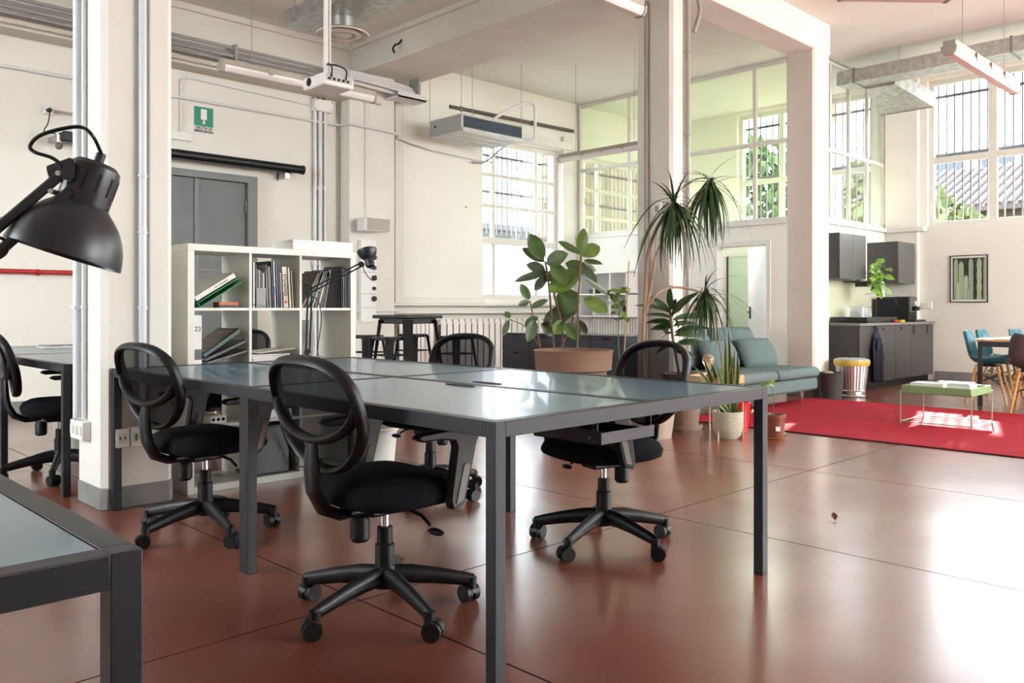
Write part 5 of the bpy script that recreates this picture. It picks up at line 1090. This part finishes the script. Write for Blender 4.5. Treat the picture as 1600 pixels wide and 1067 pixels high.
def shell_chair(mat, label, loc, rz):
    t = thing('shell_chair', label, 'chair', loc, rz, 'shell chairs at the dining table')
    path = [(.215,.432),(.17,.450),(.08,.440),(-.03,.432),(-.12,.45),(-.175,.50),(-.20,.58),(-.215,.66),(-.235,.74),(-.25,.795)]
    wid = [.19,.215,.23,.235,.235,.23,.225,.215,.20,.16]
    def sh_(u, v):
        f = u*(len(path)-1); i = min(int(f), len(path)-2); q = f-i
        x = path[i][0]*(1-q)+path[i+1][0]*q; z = path[i][1]*(1-q)+path[i+1][1]*q; w_ = wid[i]*(1-q)+wid[i+1]*q; s_ = (v-.5)*2
        lift = .085*abs(s_)**3*(1 if .1 < u < .6 else .45); return (x+(.05*abs(s_)**3 if u > .5 else 0), s_*w_, z+lift*(1-u*.5))
    ob('shell', M().grid(sh_, 18, 12), mat, t, solid=.008, sub=1)
    for sx in (-1,1):
        for sy in (-1,1): ob('leg', M().tube([(sx*.10,sy*.13,.42),(sx*.20,sy*.20,0)], [.017,.011], 10), OAK, t)
    for a, b in (((-.12,-.145,.34),(.16,.17,.20)),((.12,-.145,.34),(-.16,.17,.20)),((-.12,.145,.34),(.16,-.17,.20)),((.12,.145,.34),(-.16,-.17,.20)),((-.15,-.16,.22),(-.12,.145,.36)),((.15,-.16,.22),(.12,.145,.36))): ob('brace', M().cyl(a, b, .005, n=6), BLACK, t)
    ob('seat_mount', M().box(-.11,.11,-.14,.14,.412,.424), BLACK, t)
shell_chair(SHELL, 'petrol blue shell chair nearest the table corner, seen in profile', (10.38, 2.98, 0), R(-82))
shell_chair(SHELL, 'second petrol blue shell chair along the table end', (10.95, 3.02, 0), R(-88))
shell_chair(SHELL, 'third blue shell chair, only its back top showing above the table', (11.62, 2.85, 0), R(-95))
shell_chair(SHELLD, 'charcoal shell chair with its back to the camera, cut by the right edge', (9.72, 2.36, RZ*0), R(8))
# white waste bins seen under the desks
def wbin(label, loc):
    t = thing('waste_bin', label, 'bin', loc); ob('body', M().lathe([(0,0),(.11,0),(.135,.30),(.145,.30),(.145,.32),(.13,.32),(.105,.02),(0,.01)], 28), pbr('white_bin', (.62,.61,.58), .5), t); ob('rim', M().tube([(.145*math.cos(a),.145*math.sin(a),.315) for a in [k*math.pi/14 for k in range(28)]], .008, 6, closed=True), WHITE, t)
wbin('white waste bin under the far desk beside the column', (1.98, 6.50, 0)); wbin('pale waste bin under the big desk beside the bookcase', (3.05, 4.32, 0))
nt_ = thing('notebook', 'open magazine lying on the far desk near the column', 'magazine', (2.0, 7.25, TH)); ob('page_block', B(0,.28,0,.22,0,.012), PAPER, nt_); ob('cover', B(.02,.34,.04,.24,.012,.02), pbr('cover_mixed', (.18,.20,.22), .4, var=.8, scale=20), nt_)

dl = thing('dry_leaf', 'tiny dry brown leaf lying alone on the bright floor', 'leaf', (4.06, 1.853, 0)); ob('blade', leafmesh(.05, .03, 'ov', -.3, .3, 6), pbr('dry_leaf_brown', (.16,.08,.05), .8), dl, (0,0,.006), (0,R(-12),.6), solid=.001); ob('stalk', M().cyl((-.012,-.008,.004),(.002,.002,.007),.0015,n=5), BARK, dl)

# ------------------------------------------------------------------ outside, seen through the windows
random.seed(31)
def tree(label, loc, h, rad, n, mat, name='tree', off=(0, 0)):
    t = thing(name, label, 'tree', loc, 0, 'trees outside the windows'); ob('trunk', M().tube([(0,0,0),(0,0,h*.5),(off[0],off[1],h*.66)], [.10,.08,.05], 8), BARK, t)
    m = M()
    for k in range(n):
        a, b, r_ = random.uniform(0,6.28), math.acos(random.uniform(-1,1)), rad*random.uniform(.35,1)**.6
        c = Vector((off[0]+r_*math.sin(b)*math.cos(a), off[1]+r_*math.sin(b)*math.sin(a), h*.68+r_*.95*math.cos(b))); s_ = random.uniform(.10,.2)
        e = Euler((random.uniform(0,6),random.uniform(0,6),random.uniform(0,6))).to_matrix(); p = [c+e @ Vector(q)*s_ for q in ((-1,0,0),(0,-.5,.1),(1,0,0),(0,.5,.1))]; m.add(p, [(0,1,2,3)])
    f = ob('foliage', m, mat, t); f['kind'] = 'stuff'
TG = pbr('tree_leaf_bright', (.07, .095, .018), .6, var=.3, scale=2); TG2 = pbr('tree_leaf_deep', (.04, .07, .022), .6, var=.3, scale=2)
tree('bright green tree outside the kitchen glazing', (16.9, 7.0, -.25), 4.2, 1.5, 1100, TG)
tree('tall dark green tree above the green room window', (17.6, 8.1, -.25), 11.6, 1.9, 5200, TG2)  # unseen crown added to block sun coming through the green room
tree('deep green bush outside the green room window', (17.4, 9.9, -.25), 5.0, 1.9, 2200, TG2)
tree('yellow-green shrubby tree outside the far window', (20.5, 7.0, -.25), 4.0, 1.2, 900, TG)
tree('tall tree rising above the far window', (19.6, 5.57, -.25), 12.9, 2.0, 6500, TG2, off=(0, .63))  # crown added above the view to cut the sun patch on the rug
# house with tiled roof
hs = thing('house', 'yellow house with a grey-red tiled roof beyond the far window', 'house', (30, 9.5, -.25), R(0)); OC = pbr('ochre_wall', (.075,.055,.028), .9)
ob('wall', B(0,8,-8,5,0,4.5), OC, hs)
rf = ob('roof', M().hexa([(-.7,-8.6,4.4),(4,-8.6,6.3),(4,5.6,6.3),(-.7,5.6,4.4)], [(-.7,-8.6,4.55),(4,-8.6,6.45),(4,5.6,6.45),(-.7,5.6,4.55)]), pbr('roof_tile', (.052,.038,.035), .8, var=.2, scale=6), hs)
me = M().tube([(-.7,0,4.58),(4,0,6.48)], .09, 6).mesh('tile_row')
for k in range(46): ob('tile_row', me, MATS['roof_tile'], rf, (0, -8.5+k*.31, 0))
for y_ in (-6.5,-4.2,-1.8,1.2):
    w_ = ob('window', B(-.05,.0,y_,y_+1.1,1.8,3.6), pbr('shutter_brown', (.12,.08,.06), .7), hs)
    for k in range(6): ob('shutter_slat', B(-.07,-.05,y_+.05,y_+1.05,1.9+k*.28,2.05+k*.28), MATS['shutter_brown'], w_)
# pale apartment block far away
ab = thing('apartment_block', 'pale blue-grey apartment block with balconies on the skyline', 'building', (46, 12, -.25)); PB = pbr('pale_render', (.125,.135,.155), .9); PBD = pbr('pale_dark', (.05,.057,.07), .8)
ob('wall', B(0,8,-14,9,0,9.3), PB, ab)
for fl_ in range(3):
    z_ = 1.4+fl_*2.6
    ob('balcony', B(-1.2,0,-13.5,8.5,z_-.15,z_), PB, ab); r_ = ob('balcony_rail', B(-1.2,-1.15,-13.5,8.5,z_+.9,z_+.97), PBD, ab)
    for k in range(10): ob('window', B(-.05,0,-13+k*2.2,-11.7+k*2.2,z_+.1,z_+2.2), PBD, ab)
# ochre building beside the back windows
ob_ = thing('ochre_building', 'ochre building with a brown shutter seen through the back windows', 'building', (18.1, 16.5, -.25)); OW = pbr('warm_ochre', (.085,.050,.018), .9, var=.08, scale=1)
ob('wall', B(0,5.6,0,.7,0,8), OW, ob_); ob('plinth_course', B(-.01,5.61,-.02,0,0,1.2), pbr('plinth_brick', (.35,.16,.11), .9, var=.2, scale=8), ob_)
for x_ in (1.2, 4.0): w_ = ob('window', B(x_,x_+1.2,-.06,0,1.6,3.6), MATS['shutter_brown'], ob_); ob('window_frame', M().box(x_-.1,x_,-.08,0,1.5,3.7).box(x_+1.2,x_+1.3,-.08,0,1.5,3.7), PB, w_)
wbd = thing('white_building', 'pale building filling the view of the back window', 'building', (8.0, 21.0, -.25)); ob('wall', B(0,16,0,6,0,4.0), pbr('pale_wall_outside', (.14,.15,.17), .9), wbd); ob('parapet', B(-.1,16.1,-.1,6.1,4.0,4.2), PB, wbd)
for k in range(7): ob('window', B(.8+k*2.2,2.0+k*2.2,-.05,0,1.4,3.0), PBD, wbd)
bw = thing('boundary_wall', 'low brick-topped boundary wall outside the back window', 'wall', (6.0, 14.5, -.25)); ob('wall_body', B(0,9.4,0,.25,0,1.9), pbr('boundary_render', (.2,.195,.18), .9), bw); ob('coping', B(-.05,9.45,-.05,.30,1.9,2.0), MATS['plinth_brick'], bw)
